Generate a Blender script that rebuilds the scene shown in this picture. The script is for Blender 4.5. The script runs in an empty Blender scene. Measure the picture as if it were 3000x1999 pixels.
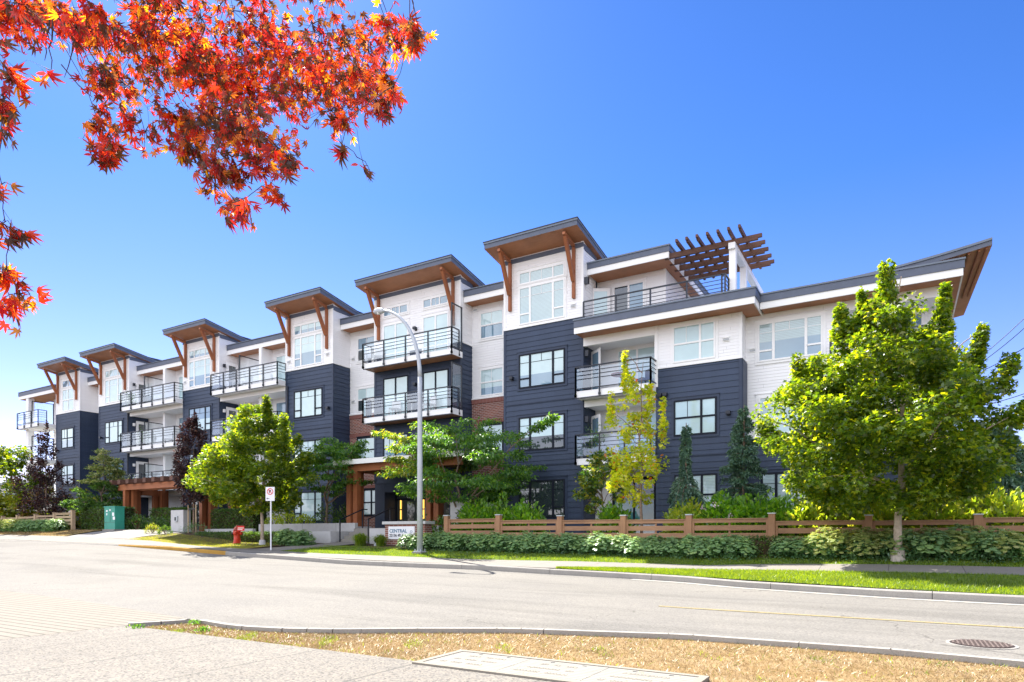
import bpy, math, random
import numpy as np
from mathutils import Vector, Matrix

# ---------------------------------------------------------------- camera, light, exposure
SC = bpy.context.scene
COL = SC.collection
R = math.radians
cam_d = bpy.data.cameras.new("camera")
cam = bpy.data.objects.new("camera", cam_d); COL.objects.link(cam)
cam.location = (0, 0, 0); cam.rotation_euler = (R(90), 0, R(30.70))
cam_d.sensor_width = 36; cam_d.lens = 23.1; cam_d.shift_y = 0.1908
cam_d.clip_start = 0.05; cam_d.clip_end = 3000
SC.camera = cam
SUN_AZ = math.atan2(-0.84, 0.54); SUN_EL = R(50)
world = bpy.data.worlds.new("World"); SC.world = world; world.use_nodes = True
wn = world.node_tree; wn.nodes.clear()
sky = wn.nodes.new("ShaderNodeTexSky"); sky.sky_type = 'NISHITA'; sky.sun_disc = False
sky.sun_elevation = SUN_EL; sky.sun_rotation = SUN_AZ
sky.air_density = 1.0; sky.dust_density = 0.3; sky.ozone_density = 3.0; sky.altitude = 0
hs = wn.nodes.new("ShaderNodeHueSaturation"); hs.inputs['Saturation'].default_value = 1.18
hs.inputs['Hue'].default_value = 0.503
bg = wn.nodes.new("ShaderNodeBackground"); bg.inputs['Strength'].default_value = 0.15
wo = wn.nodes.new("ShaderNodeOutputWorld")
tc = wn.nodes.new("ShaderNodeTexCoord"); sxw = wn.nodes.new("ShaderNodeSeparateXYZ"); wn.links.new(tc.outputs['Generated'], sxw.inputs[0])
wr = wn.nodes.new("ShaderNodeValToRGB"); we = wr.color_ramp.elements
we[0].position = 0.0; we[0].color = (.50, .37, .44, 1); we[1].position = .75; we[1].color = (.128, .198, .31, 1)
x_ = we.new(.20); x_.color = (.34, .29, .41, 1); x_ = we.new(.45); x_.color = (.168, .236, .345, 1)
wn.links.new(sxw.outputs[2], wr.inputs[0])
wm = wn.nodes.new("ShaderNodeMix"); wm.data_type = 'RGBA'; wm.blend_type = 'MULTIPLY'; wm.inputs[0].default_value = 1
wn.links.new(sky.outputs[0], hs.inputs['Color']); wn.links.new(hs.outputs[0], wm.inputs[6]); wn.links.new(wr.outputs[0], wm.inputs[7]); # added unseen bright cloud bank behind the photographer, lifts light on the shaded facade
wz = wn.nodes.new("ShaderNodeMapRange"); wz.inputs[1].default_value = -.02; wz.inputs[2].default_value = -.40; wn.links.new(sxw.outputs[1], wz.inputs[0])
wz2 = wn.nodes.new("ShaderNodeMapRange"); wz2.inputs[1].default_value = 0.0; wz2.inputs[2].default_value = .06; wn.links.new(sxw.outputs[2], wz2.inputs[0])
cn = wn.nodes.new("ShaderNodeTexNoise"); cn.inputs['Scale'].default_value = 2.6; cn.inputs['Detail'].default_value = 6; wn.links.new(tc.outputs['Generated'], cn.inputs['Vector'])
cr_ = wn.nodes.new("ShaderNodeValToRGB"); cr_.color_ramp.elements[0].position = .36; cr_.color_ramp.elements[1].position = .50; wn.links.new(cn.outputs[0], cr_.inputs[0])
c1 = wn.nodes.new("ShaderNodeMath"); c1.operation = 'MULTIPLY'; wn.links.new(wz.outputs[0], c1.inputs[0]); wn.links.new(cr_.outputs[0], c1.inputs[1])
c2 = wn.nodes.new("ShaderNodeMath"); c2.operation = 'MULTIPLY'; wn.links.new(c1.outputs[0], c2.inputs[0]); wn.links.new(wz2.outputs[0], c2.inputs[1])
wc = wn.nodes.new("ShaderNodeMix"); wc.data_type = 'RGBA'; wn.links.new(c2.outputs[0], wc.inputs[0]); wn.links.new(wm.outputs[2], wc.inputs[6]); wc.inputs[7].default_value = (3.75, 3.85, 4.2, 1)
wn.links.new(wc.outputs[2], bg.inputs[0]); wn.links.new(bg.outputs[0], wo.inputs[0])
sd = bpy.data.lights.new("sun", 'SUN'); sd.energy = 3.8; sd.angle = R(0.5); sd.color = (1.0, 0.95, 0.86)
sun = bpy.data.objects.new("sun", sd); COL.objects.link(sun)
sdir = Vector((math.sin(SUN_AZ) * math.cos(SUN_EL), math.cos(SUN_AZ) * math.cos(SUN_EL), math.sin(SUN_EL)))
sun.rotation_euler = sdir.to_track_quat('Z', 'Y').to_euler()
SC.view_settings.view_transform = 'Standard'; SC.view_settings.look = 'None'
SC.view_settings.exposure = 2.06; SC.view_settings.gamma = 1.0
SC.cycles.max_bounces = 8; SC.cycles.transparent_max_bounces = 16

rng = np.random.default_rng(7); random.seed(7)

# ---------------------------------------------------------------- materials
def new_mat(name):
    m = bpy.data.materials.new(name); m.use_nodes = True
    nt = m.node_tree; nt.nodes.clear()
    out = nt.nodes.new("ShaderNodeOutputMaterial")
    return m, nt, out
def noise(nt, scale, detail=4, rough=.6, vec=None, dist=0):
    n = nt.nodes.new("ShaderNodeTexNoise"); n.inputs['Scale'].default_value = scale
    n.inputs['Detail'].default_value = detail; n.inputs['Roughness'].default_value = rough
    n.inputs['Distortion'].default_value = dist
    if vec is not None: nt.links.new(vec, n.inputs['Vector'])
    return n
def pos(nt, sc=(1, 1, 1)):
    g = nt.nodes.new("ShaderNodeNewGeometry"); mp = nt.nodes.new("ShaderNodeMapping")
    mp.inputs['Scale'].default_value = sc; nt.links.new(g.outputs['Position'], mp.inputs['Vector'])
    return mp.outputs[0]
def ramp(nt, fac, stops):
    r = nt.nodes.new("ShaderNodeValToRGB"); e = r.color_ramp.elements
    while len(e) > 1: e.remove(e[-1])
    e[0].position, e[0].color = stops[0][0], (*stops[0][1], 1)
    for p, c in stops[1:]:
        x = e.new(p); x.color = (*c, 1)
    nt.links.new(fac, r.inputs[0]); return r.outputs[0]
def mixc(nt, fac, a, b, mode='MIX'):
    m = nt.nodes.new("ShaderNodeMix"); m.data_type = 'RGBA'; m.blend_type = mode
    for s, v in ((0, fac), (6, a), (7, b)):
        if hasattr(v, 'is_linked'): nt.links.new(v, m.inputs[s])
        else: m.inputs[s].default_value = v if s == 0 else (*v, 1)
    return m.outputs[2]
def prin(nt, out, col, rough=.7, metal=0, spec=.4, bump=None, bstr=.3, bdist=.01):
    p = nt.nodes.new("ShaderNodeBsdfPrincipled")
    if hasattr(col, 'is_linked'): nt.links.new(col, p.inputs['Base Color'])
    else: p.inputs['Base Color'].default_value = (*col, 1)
    p.inputs['Roughness'].default_value = rough; p.inputs['Metallic'].default_value = metal
    p.inputs['Specular IOR Level'].default_value = spec
    if bump is not None:
        b = nt.nodes.new("ShaderNodeBump"); b.inputs['Strength'].default_value = bstr; b.inputs['Distance'].default_value = bdist
        nt.links.new(bump, b.inputs['Height']); nt.links.new(b.outputs[0], p.inputs['Normal'])
    nt.links.new(p.outputs[0], out.inputs[0]); return p
def painted(name, c, var=.12, rough=.6, sc=3.0, spec=.35, bump=.08):
    m, nt, o = new_mat(name)
    n = noise(nt, sc, 6, .7, pos(nt)); n2 = noise(nt, 60, 2, .5, pos(nt, (1, 1, .25)))
    lo = tuple(x * (1 - var) for x in c); hi = tuple(min(1, x * (1 + var)) for x in c)
    col = ramp(nt, n.outputs[0], [(.3, lo), (.7, hi)])
    prin(nt, o, col, rough, 0, spec, n2.outputs[0], bump, .01); return m
def wood(name, a, b, axis, rough=.6, plank=None):
    m, nt, o = new_mat(name)
    s = [14, 14, 14]; s[axis] = .9
    n = noise(nt, 2.2, 6, .65, pos(nt, tuple(s)), .6); n2 = noise(nt, 1.1, 3, .5, pos(nt))
    col = ramp(nt, n.outputs[0], [(.3, a), (.7, b)])
    col = mixc(nt, .35, col, ramp(nt, n2.outputs[0], [(.3, tuple(x * .7 for x in a)), (.75, tuple(min(1, x * 1.25) for x in b))]))
    prin(nt, o, col, rough, 0, .3, n.outputs[0], .15, .01); return m
def siding(name, c, var, stain):
    m, nt, o = new_mat(name); g = nt.nodes.new("ShaderNodeNewGeometry")
    n = noise(nt, 1.0, 6, .65, pos(nt, (1.2, 1.2, .35))); st = noise(nt, 1.0, 5, .7, pos(nt, (7, 7, .22))); f = noise(nt, 70, 3, .6, pos(nt, (.3, .3, 1)))
    col = ramp(nt, g.outputs['Random Per Island'], [(0, tuple(x * (1 - var) for x in c)), (1, tuple(min(1, x * (1 + var)) for x in c))])
    col = mixc(nt, 1, col, ramp(nt, n.outputs[0], [(.3, (1 - stain,) * 3), (.7, (1 + stain * .5,) * 3)]), 'MULTIPLY')
    col = mixc(nt, 1, col, ramp(nt, st.outputs[0], [(.35, (1 - stain * .8,) * 3), (.6, (1, 1, 1))]), 'MULTIPLY')
    prin(nt, o, col, .55, 0, .35, f.outputs[0], .12, .01); return m
NAVY = siding("navy_siding_paint", (.036, .055, .100), .09, .12)
NAVYD = painted("navy_trim_paint", (.030, .045, .083), .1, .5)
WHITE = siding("white_siding_paint", (.87, .87, .88), .012, .02)
WTRIM = painted("white_trim_paint", (.86, .86, .86), .02, .45)
SLATE = painted("slate_fascia_paint", (.105, .125, .175), .1, .5)
CAP = painted("slate_metal_flashing", (.15, .18, .23), .08, .4)
ROOFM = painted("roof_membrane", (.07, .08, .10), .2, .85)
BLACKM = painted("black_painted_metal", (.012, .016, .026), .1, .35, spec=.5)
BLACKV = painted("black_vinyl_frame", (.010, .014, .024), .1, .6, spec=.2)
SOFFIT = wood("cedar_soffit", (.35, .148, .072), (.48, .215, .112), 0, .5)
TIMBER = wood("cedar_timber", (.22, .070, .028), (.36, .125, .05), 2, .55)
TIMBERX = wood("cedar_beam", (.28, .10, .045), (.44, .17, .08), 0, .55)
PERG = wood("weathered_dark_timber", (.085, .042, .030), (.16, .080, .055), 0, .65)
FENCE = wood("fence_board_stain", (.235, .125, .072), (.375, .215, .125), 0, .75)
FENCEP = wood("fence_post_stain", (.26, .135, .075), (.40, .225, .125), 2, .75)
FENCEL = wood("weathered_fence_board", (.34, .24, .15), (.50, .37, .25), 0, .8)
GREY = painted("grey_steel", (.42, .45, .48), .08, .35, spec=.6)
RED = painted("hydrant_red_paint", (.55, .045, .02), .15, .4)
HYTOP = painted("hydrant_bonnet_paint", (.30, .05, .03), .15, .45)
GREEN = painted("transformer_green_paint", (.035, .27, .20), .1, .45)
SIGNW = painted("sign_white_enamel", (.75, .75, .78), .03, .4)
LABELM = painted("paper_white", (.8, .8, .8), .02, .6)
SIGNR = painted("sign_red", (.65, .03, .03), .05, .4)
SIGNB = painted("sign_lettering_dark", (.03, .035, .05), .05, .4)
SIGNBL = painted("sign_lettering_blue", (.08, .17, .27), .05, .4)
YEL = painted("yellow_plastic", (.75, .60, .04), .05, .5)
BARK = painted("bark_brown", (.22, .16, .12), .35, .9, 12, .1, .6)
BARKL = painted("bark_pale_grey", (.42, .34, .27), .3, .9, 9, .1, .6)
STAKE = wood("stake_wood", (.4, .28, .17), (.55, .42, .28), 2, .8)
PATIO = painted("patio_furniture_white", (.7, .7, .7), .03, .5)
PATIOD = painted("patio_furniture_dark", (.03, .03, .035), .1, .5)
MAROON = painted("maroon_cushion", (.2, .05, .06), .1, .8)
CERAM = painted("terracotta_pot", (.25, .11, .06), .1, .7)

def concrete(name, c, sc=1.0, joints=None, speck=0.0, stain=.18, spsc=90, spcol=((.35, .32, .30), (1.25, 1.2, 1.1))):
    m, nt, o = new_mat(name)
    p = pos(nt)
    n1 = noise(nt, .45 * sc, 6, .65, p); n2 = noise(nt, 38, 5, .7, p); n3 = noise(nt, 4, 5, .6, p)
    col = ramp(nt, n1.outputs[0], [(.28, tuple(x * (1 - stain) for x in c)), (.72, tuple(x * (1 + stain * .5) for x in c))])
    col = mixc(nt, .5, col, ramp(nt, n3.outputs[0], [(.3, tuple(x * .86 for x in c)), (.7, tuple(x * 1.1 for x in c))]))
    if speck:
        v = nt.nodes.new("ShaderNodeTexVoronoi"); v.inputs['Scale'].default_value = spsc; nt.links.new(p, v.inputs['Vector'])
        sp = nt.nodes.new("ShaderNodeSeparateColor"); nt.links.new(v.outputs['Color'], sp.inputs[0])
        rc = ramp(nt, sp.outputs[0], [(0, spcol[0]), (.35, (.85, .83, .8)), (.7, (1.05, 1.0, .95)), (1, spcol[1])])
        col = mixc(nt, speck, col, rc, 'MULTIPLY')
    h = mixc(nt, .5, n2.outputs[0], n3.outputs[0])
    if joints:
        for ax, pitch, off, w in joints:
            sx = nt.nodes.new("ShaderNodeSeparateXYZ"); nt.links.new(p, sx.inputs[0])
            a = nt.nodes.new("ShaderNodeMath"); a.operation = 'ADD'; a.inputs[1].default_value = off + 1000 * pitch
            nt.links.new(sx.outputs[ax], a.inputs[0])
            mo = nt.nodes.new("ShaderNodeMath"); mo.operation = 'MODULO'; mo.inputs[1].default_value = pitch; nt.links.new(a.outputs[0], mo.inputs[0])
            lt = nt.nodes.new("ShaderNodeMath"); lt.operation = 'LESS_THAN'; lt.inputs[1].default_value = w; nt.links.new(mo.outputs[0], lt.inputs[0])
            col = mixc(nt, lt.outputs[0], col, tuple(x * .45 for x in c))
    prin(nt, o, col, .9, 0, .2, h, .25, .01); return m
def asphalt():
    m, nt, o = new_mat("asphalt_pale_worn"); p = pos(nt); c = (.180, .172, .159)
    n1 = noise(nt, .8, 5, .6, pos(nt, (.12, .9, 1)), .8); n2 = noise(nt, 42, 4, .7, p); n3 = noise(nt, .35, 6, .65, p)
    col = ramp(nt, n1.outputs[0], [(.3, tuple(x * .76 for x in c)), (.5, c), (.72, tuple(x * 1.06 for x in c))])
    col = mixc(nt, .8, col, ramp(nt, n3.outputs[0], [(.3, (.86, .86, .87)), (.6, (1.03, 1.02, 1.0))]), 'MULTIPLY')
    v = nt.nodes.new("ShaderNodeTexVoronoi"); v.inputs['Scale'].default_value = 55; nt.links.new(p, v.inputs['Vector'])
    sp = nt.nodes.new("ShaderNodeSeparateColor"); nt.links.new(v.outputs['Color'], sp.inputs[0])
    col = mixc(nt, .8, col, ramp(nt, sp.outputs[0], [(0, (.62, .6, .58)), (.3, (.92, .91, .9)), (.8, (1.03, 1.02, 1)), (1, (1.35, 1.3, 1.22))]), 'MULTIPLY')
    wv = noise(nt, 1.6, 3, .5, p); vc = nt.nodes.new("ShaderNodeTexVoronoi"); vc.feature = 'DISTANCE_TO_EDGE'; vc.inputs['Scale'].default_value = .16
    ad = nt.nodes.new("ShaderNodeVectorMath"); ad.operation = 'MULTIPLY_ADD'; nt.links.new(wv.outputs['Color'], ad.inputs[0]); ad.inputs[1].default_value = (1.2, 1.2, 0); nt.links.new(p, ad.inputs[2]); nt.links.new(ad.outputs[0], vc.inputs['Vector'])
    lt = nt.nodes.new("ShaderNodeMath"); lt.operation = 'LESS_THAN'; lt.inputs[1].default_value = .0016; nt.links.new(vc.outputs['Distance'], lt.inputs[0])
    g = nt.nodes.new("ShaderNodeMath"); g.operation = 'GREATER_THAN'; g.inputs[1].default_value = .52; nt.links.new(n3.outputs[0], g.inputs[0])
    mu = nt.nodes.new("ShaderNodeMath"); mu.operation = 'MULTIPLY'; nt.links.new(lt.outputs[0], mu.inputs[0]); nt.links.new(g.outputs[0], mu.inputs[1])
    mu2 = nt.nodes.new("ShaderNodeMath"); mu2.operation = 'MULTIPLY'; mu2.inputs[1].default_value = .55; nt.links.new(mu.outputs[0], mu2.inputs[0])
    col = mixc(nt, mu2.outputs[0], col, (.06, .055, .05))
    prin(nt, o, col, .92, 0, .2, n2.outputs[0], .3, .01); return m
ASPH = asphalt()
CONC = concrete("sidewalk_concrete", (.215, .20, .18), 1, [(0, 1.55, .3, .02)], .35, .12)
CONCN = concrete("concrete_plain", (.26, .245, .225), 1, None, .2, .15)
CONCW = concrete("concrete_wall", (.50, .50, .51), 1.5, [(0, 2.4, .3, .02)], .1, .15)
DRIVE = concrete("driveway_brushed_concrete", (.205, .186, .156), 1, [(1, .17, .05, .032)], .3, .12)
SLABM = concrete("cast_concrete_cover", (.262, .250, .222), 1, [(1, .062, .02, .012)], .15, .1)
SLABF = concrete("cast_concrete_rim", (.245, .222, .185), 1, None, .15, .1)
AGG = concrete("exposed_aggregate", (.190, .180, .163), 1, [(0, 1.4, 1.3, .02)], .8, .14, 60, ((.32, .30, .31), (1.35, 1.22, 1.05)))
KERB = concrete("kerb_concrete", (.31, .295, .27), 1, None, .25, .2)
KYEL = concrete("kerb_yellow_paint", (.42, .24, .05), 2, None, .3, .35)
YLINE = concrete("road_line_yellow", (.30, .245, .125), 3, None, .6, .25)
SOIL = concrete("bark_mulch", (.085, .052, .035), 6, None, .6, .3, 45)

def brickmat():
    m, nt, o = new_mat("red_brown_brick")
    g = nt.nodes.new("ShaderNodeNewGeometry"); sx = nt.nodes.new("ShaderNodeSeparateXYZ"); nt.links.new(g.outputs['Position'], sx.inputs[0])
    ad = nt.nodes.new("ShaderNodeMath"); ad.operation = 'ADD'; nt.links.new(sx.outputs[0], ad.inputs[0]); nt.links.new(sx.outputs[1], ad.inputs[1])
    cb = nt.nodes.new("ShaderNodeCombineXYZ"); nt.links.new(ad.outputs[0], cb.inputs[0]); nt.links.new(sx.outputs[2], cb.inputs[1])
    b = nt.nodes.new("ShaderNodeTexBrick"); nt.links.new(cb.outputs[0], b.inputs['Vector'])
    b.inputs['Scale'].default_value = 1; b.inputs['Brick Width'].default_value = .24; b.inputs['Row Height'].default_value = .085
    b.inputs['Mortar Size'].default_value = .011; b.inputs['Mortar Smooth'].default_value = .2
    b.inputs['Color1'].default_value = (.27, .095, .065, 1); b.inputs['Color2'].default_value = (.15, .055, .045, 1)
    b.inputs['Mortar'].default_value = (.40, .34, .31, 1)
    prin(nt, o, b.outputs[0], .85, 0, .2, b.outputs['Fac'], -.5, .01); return m
BRICK = brickmat()
def brickstack():
    m, nt, o = new_mat("brick_soldier_course")
    g = nt.nodes.new("ShaderNodeNewGeometry"); sx = nt.nodes.new("ShaderNodeSeparateXYZ"); nt.links.new(g.outputs['Position'], sx.inputs[0])
    mo = nt.nodes.new("ShaderNodeMath"); mo.operation = 'PINGPONG'; mo.inputs[1].default_value = .043; nt.links.new(sx.outputs[0], mo.inputs[0])
    lt = nt.nodes.new("ShaderNodeMath"); lt.operation = 'LESS_THAN'; lt.inputs[1].default_value = .006; nt.links.new(mo.outputs[0], lt.inputs[0])
    prin(nt, o, mixc(nt, lt.outputs[0], (.20, .065, .05), (.38, .32, .30)), .85, 0, .2); return m
SOLD = brickstack()

def glassmat(name, c, rough=.03, blinds=0, dark=None, spec=.9, coat=.5):
    m, nt, o = new_mat(name)
    p = pos(nt)
    col = None
    n = noise(nt, .8, 3, .6, p)
    col = ramp(nt, n.outputs[0], [(.3, tuple(x * .88 for x in c)), (.7, tuple(min(1, x * 1.06) for x in c))])
    if blinds:
        sx = nt.nodes.new("ShaderNodeSeparateXYZ"); nt.links.new(p, sx.inputs[0])
        mo = nt.nodes.new("ShaderNodeMath"); mo.operation = 'PINGPONG'; mo.inputs[1].default_value = blinds; nt.links.new(sx.outputs[2], mo.inputs[0])
        lt = nt.nodes.new("ShaderNodeMath"); lt.operation = 'LESS_THAN'; lt.inputs[1].default_value = blinds * .3; nt.links.new(mo.outputs[0], lt.inputs[0])
        col = mixc(nt, lt.outputs[0], col, tuple(x * .62 for x in c))
    pr = prin(nt, o, col, rough, 0, spec)
    pr.inputs['Coat Weight'].default_value = coat; pr.inputs['Coat Roughness'].default_value = .01
    wv = noise(nt, .7, 2, .5, p)
    b = nt.nodes.new("ShaderNodeBump"); b.inputs['Strength'].default_value = .05; b.inputs['Distance'].default_value = .06
    nt.links.new(wv.outputs[0], b.inputs['Height']); nt.links.new(b.outputs[0], pr.inputs['Normal']); nt.links.new(b.outputs[0], pr.inputs['Coat Normal'])
    return m
G_PALE = glassmat("window_pale_blind", (.50, .66, .68))
G_SLAT = glassmat("window_slatted_blind", (.46, .60, .63), blinds=.03)
G_BLUE = glassmat("window_sky_reflection_tint", (.18, .30, .40), spec=1.0, coat=1)  # blue of the reflected sky is put into the pane colour
G_DARK = glassmat("window_dark_interior", (.035, .05, .055), spec=1.0, coat=1)
G_TEAL = glassmat("window_teal_curtain", (.07, .22, .26), spec=1.0, coat=.6)
def clearglass():
    m, nt, o = new_mat("balcony_clear_glass")
    t = nt.nodes.new("ShaderNodeBsdfTransparent"); t.inputs[0].default_value = (.92, .96, .97, 1)
    g = nt.nodes.new("ShaderNodeBsdfGlossy"); g.inputs['Roughness'].default_value = .02; g.inputs[0].default_value = (.9, .95, 1, 1)
    f = nt.nodes.new("ShaderNodeFresnel"); f.inputs[0].default_value = 1.45
    ad = nt.nodes.new("ShaderNodeMath"); ad.operation = 'ADD'; ad.inputs[1].default_value = .13; nt.links.new(f.outputs[0], ad.inputs[0])
    mx = nt.nodes.new("ShaderNodeMixShader"); nt.links.new(ad.outputs[0], mx.inputs[0]); nt.links.new(t.outputs[0], mx.inputs[1]); nt.links.new(g.outputs[0], mx.inputs[2])
    nt.links.new(mx.outputs[0], o.inputs[0]); return m
CLEAR = clearglass()
def glow(name, c, s):
    m, nt, o = new_mat(name); e = nt.nodes.new("ShaderNodeEmission"); e.inputs[0].default_value = (*c, 1); e.inputs[1].default_value = s
    nt.links.new(e.outputs[0], o.inputs[0]); return m
LAMPG = glow("lobby_lamp_glow", (1.0, .55, .10), .55)

def leafmat(name, stops, trans=.45, tcol=None, tgain=1.6, gloss=.05, patch=.35):
    m, nt, o = new_mat(name)
    g = nt.nodes.new("ShaderNodeNewGeometry")
    base = ramp(nt, g.outputs['Random Per Island'], stops)
    n = noise(nt, patch and 1.3 or 1, 3, .6, pos(nt))
    base = mixc(nt, 1.0, base, ramp(nt, n.outputs[0], [(.3, (.72, .74, .75)), (.7, (1.2, 1.18, 1.05))]), 'MULTIPLY')
    d = nt.nodes.new("ShaderNodeBsdfDiffuse"); nt.links.new(base, d.inputs[0])
    tr = nt.nodes.new("ShaderNodeBsdfTranslucent")
    tc = mixc(nt, 1.0, base, tcol or (1.9, 1.7, .7), 'MULTIPLY')
    tc = mixc(nt, 1.0, tc, (tgain,) * 3, 'MULTIPLY')
    nt.links.new(tc, tr.inputs[0])
    mx = nt.nodes.new("ShaderNodeMixShader"); mx.inputs[0].default_value = trans
    nt.links.new(d.outputs[0], mx.inputs[1]); nt.links.new(tr.outputs[0], mx.inputs[2])
    gl = nt.nodes.new("ShaderNodeBsdfGlossy"); gl.inputs['Roughness'].default_value = .38; gl.inputs[0].default_value = (.8, .8, .8, 1)
    m2 = nt.nodes.new("ShaderNodeMixShader"); m2.inputs[0].default_value = gloss
    nt.links.new(mx.outputs[0], m2.inputs[1]); nt.links.new(gl.outputs[0], m2.inputs[2])
    nt.links.new(m2.outputs[0], o.inputs[0]); return m
L_MAPLE = leafmat("leaf_green_maple", [(0, (.036, .085, .011)), (.5, (.078, .148, .014)), (.85, (.15, .22, .016)), (1, (.26, .29, .02))], .52, (2.4, 1.9, .35), 1.7)
L_DEEP = leafmat("leaf_deep_green", [(0, (0.029, 0.080, 0.022)), (.6, (0.056, 0.128, 0.029)), (1, (0.112, 0.208, 0.032))], .38)
L_LAYER = leafmat("leaf_layered_green", [(0, (0.032, 0.104, 0.029)), (.6, (0.064, 0.160, 0.029)), (1, (0.128, 0.240, 0.032))], .42, (2.2, 1.8, .5), 1.9)
L_YEL = leafmat("leaf_yellow", [(0, (.26, .35, .02)), (.6, (.48, .52, .02)), (.94, (.58, .52, .03)), (.975, (.60, .18, .02)), (1, (.60, .08, .02))], .55, (1.4, 1.35, .6), 1.7)
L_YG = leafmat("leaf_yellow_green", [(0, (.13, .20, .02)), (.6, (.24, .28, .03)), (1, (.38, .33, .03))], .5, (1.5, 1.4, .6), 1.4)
L_PURP = leafmat("leaf_purple", [(0, (.024, .012, .016)), (.7, (.042, .018, .022)), (.9, (.08, .034, .028)), (1, (.24, .12, .08))], .28, (1.7, .9, .7), 1.0, .06)
L_PALE = leafmat("leaf_variegated_sunlit_tint", [(0, (.14, .20, .06)), (.6, (.28, .32, .12)), (1, (.48, .45, .22))], .4, (1.3, 1.3, .7), 1.2)  # variegated leaf, with the sunlit paleness of a tree top put into its colour
L_RED = leafmat("leaf_red_maple", [(0, (.05, .024, .012)), (.32, (.095, .032, .014)), (.38, (.17, .007, .012)), (.52, (.27, .010, .012)), (.66, (.35, .022, .007)), (.82, (.41, .055, .006)), (.93, (.44, .15, .008)), (1, (.42, .23, .012))], .6, (1.9, 1.65, .6), 1.9, .05, 0)
L_HYD = leafmat("leaf_hydrangea", [(0, (0.060, 0.165, 0.018)), (.6, (0.112, 0.255, 0.021)), (1, (0.225, 0.375, 0.030))], .45, (2.0, 1.7, .5), 1.8)
L_HYDY = leafmat("leaf_hydrangea_bright", [(0, (.14, .24, .02)), (.6, (.26, .34, .03)), (1, (.42, .42, .06))], .45)
L_SED = leafmat("leaf_sedum", [(0, (0.056, 0.140, 0.070)), (.6, (0.098, 0.203, 0.091)), (1, (0.154, 0.266, 0.112))], .25)
L_SEDH = leafmat("sedum_flower_head", [(0, (0.132, 0.240, 0.114)), (.7, (0.204, 0.324, 0.144)), (1, (0.324, 0.420, 0.168))], .25)
L_SEDY = leafmat("sedum_flower_head_bright", [(0, (.19, .27, .09)), (.6, (.29, .34, .12)), (1, (.42, .40, .19))], .3)
L_BOX = leafmat("leaf_box_hedge", [(0, (0.021, 0.063, 0.014)), (.6, (0.042, 0.105, 0.017)), (1, (0.091, 0.168, 0.021))], .35, (2.2, 1.8, .5), 1.8)
L_CON = leafmat("needle_blue_green", [(0, (0.060, 0.128, 0.105)), (.6, (0.105, 0.195, 0.150)), (1, (0.180, 0.300, 0.225))], .2)
L_CONP = leafmat("needle_pale_green", [(0, (.10, .17, .08)), (.6, (.18, .27, .13)), (1, (.30, .38, .20))], .25)
L_GRASS = leafmat("grass_green", [(0, (.06, .13, .006)), (.6, (.11, .19, .008)), (1, (.18, .26, .012))], .5, (2.1, 1.6, .4), 1.7)
L_DRY = leafmat("grass_dry", [(0, (.24, .15, .065)), (.5, (.33, .22, .105)), (.94, (.37, .26, .135)), (.96, (.15, .16, .03)), (1, (.12, .16, .03))], .25, (1.1, 1.05, .95), 1.0)
L_ORN = leafmat("leaf_orange", [(0, (.30, .16, .04)), (.6, (.42, .24, .06)), (1, (.50, .38, .10))], .4, (1.3, 1.2, .8), 1.2)
BLOSS = leafmat("flower_pink", [(0, (.6, .35, .5)), (1, (.8, .7, .75))], .3, (1, 1, 1), 1)
TWIG = painted("twig_dark", (.07, .04, .035), .3, .8, 20)

def groundmat(name, stops, sc=1.2, fine=45, bstr=.6, sc2=.0):
    m, nt, o = new_mat(name); p = pos(nt)
    n = noise(nt, sc, 7, .7, p); f = noise(nt, fine, 4, .8, p)
    c = ramp(nt, n.outputs[0], stops)
    c = mixc(nt, .55, c, ramp(nt, f.outputs[0], [(.25, (.55, .55, .5)), (.75, (1.4, 1.35, 1.3))]), 'MULTIPLY')
    prin(nt, o, c, .95, 0, .1, f.outputs[0], bstr, .02); return m
LAWN = groundmat("lawn_turf", [(.3, (.045, .085, .012)), (.5, (.075, .13, .015)), (.72, (.14, .15, .03))])
LAWND = groundmat("dry_lawn_turf", [(.3, (.17, .12, .05)), (.42, (.25, .17, .08)), (.55, (.30, .215, .115)), (.68, (.32, .23, .12)), (.76, (.16, .15, .05))], 2.2)
LAWNM = groundmat("half_dry_lawn_turf", [(.3, (.20, .16, .05)), (.6, (.26, .19, .07)), (.75, (.12, .14, .03))], 1.5)
EARTH = groundmat("dark_earth", [(.3, (.05, .035, .022)), (.7, (.085, .06, .035))], 3)

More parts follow.
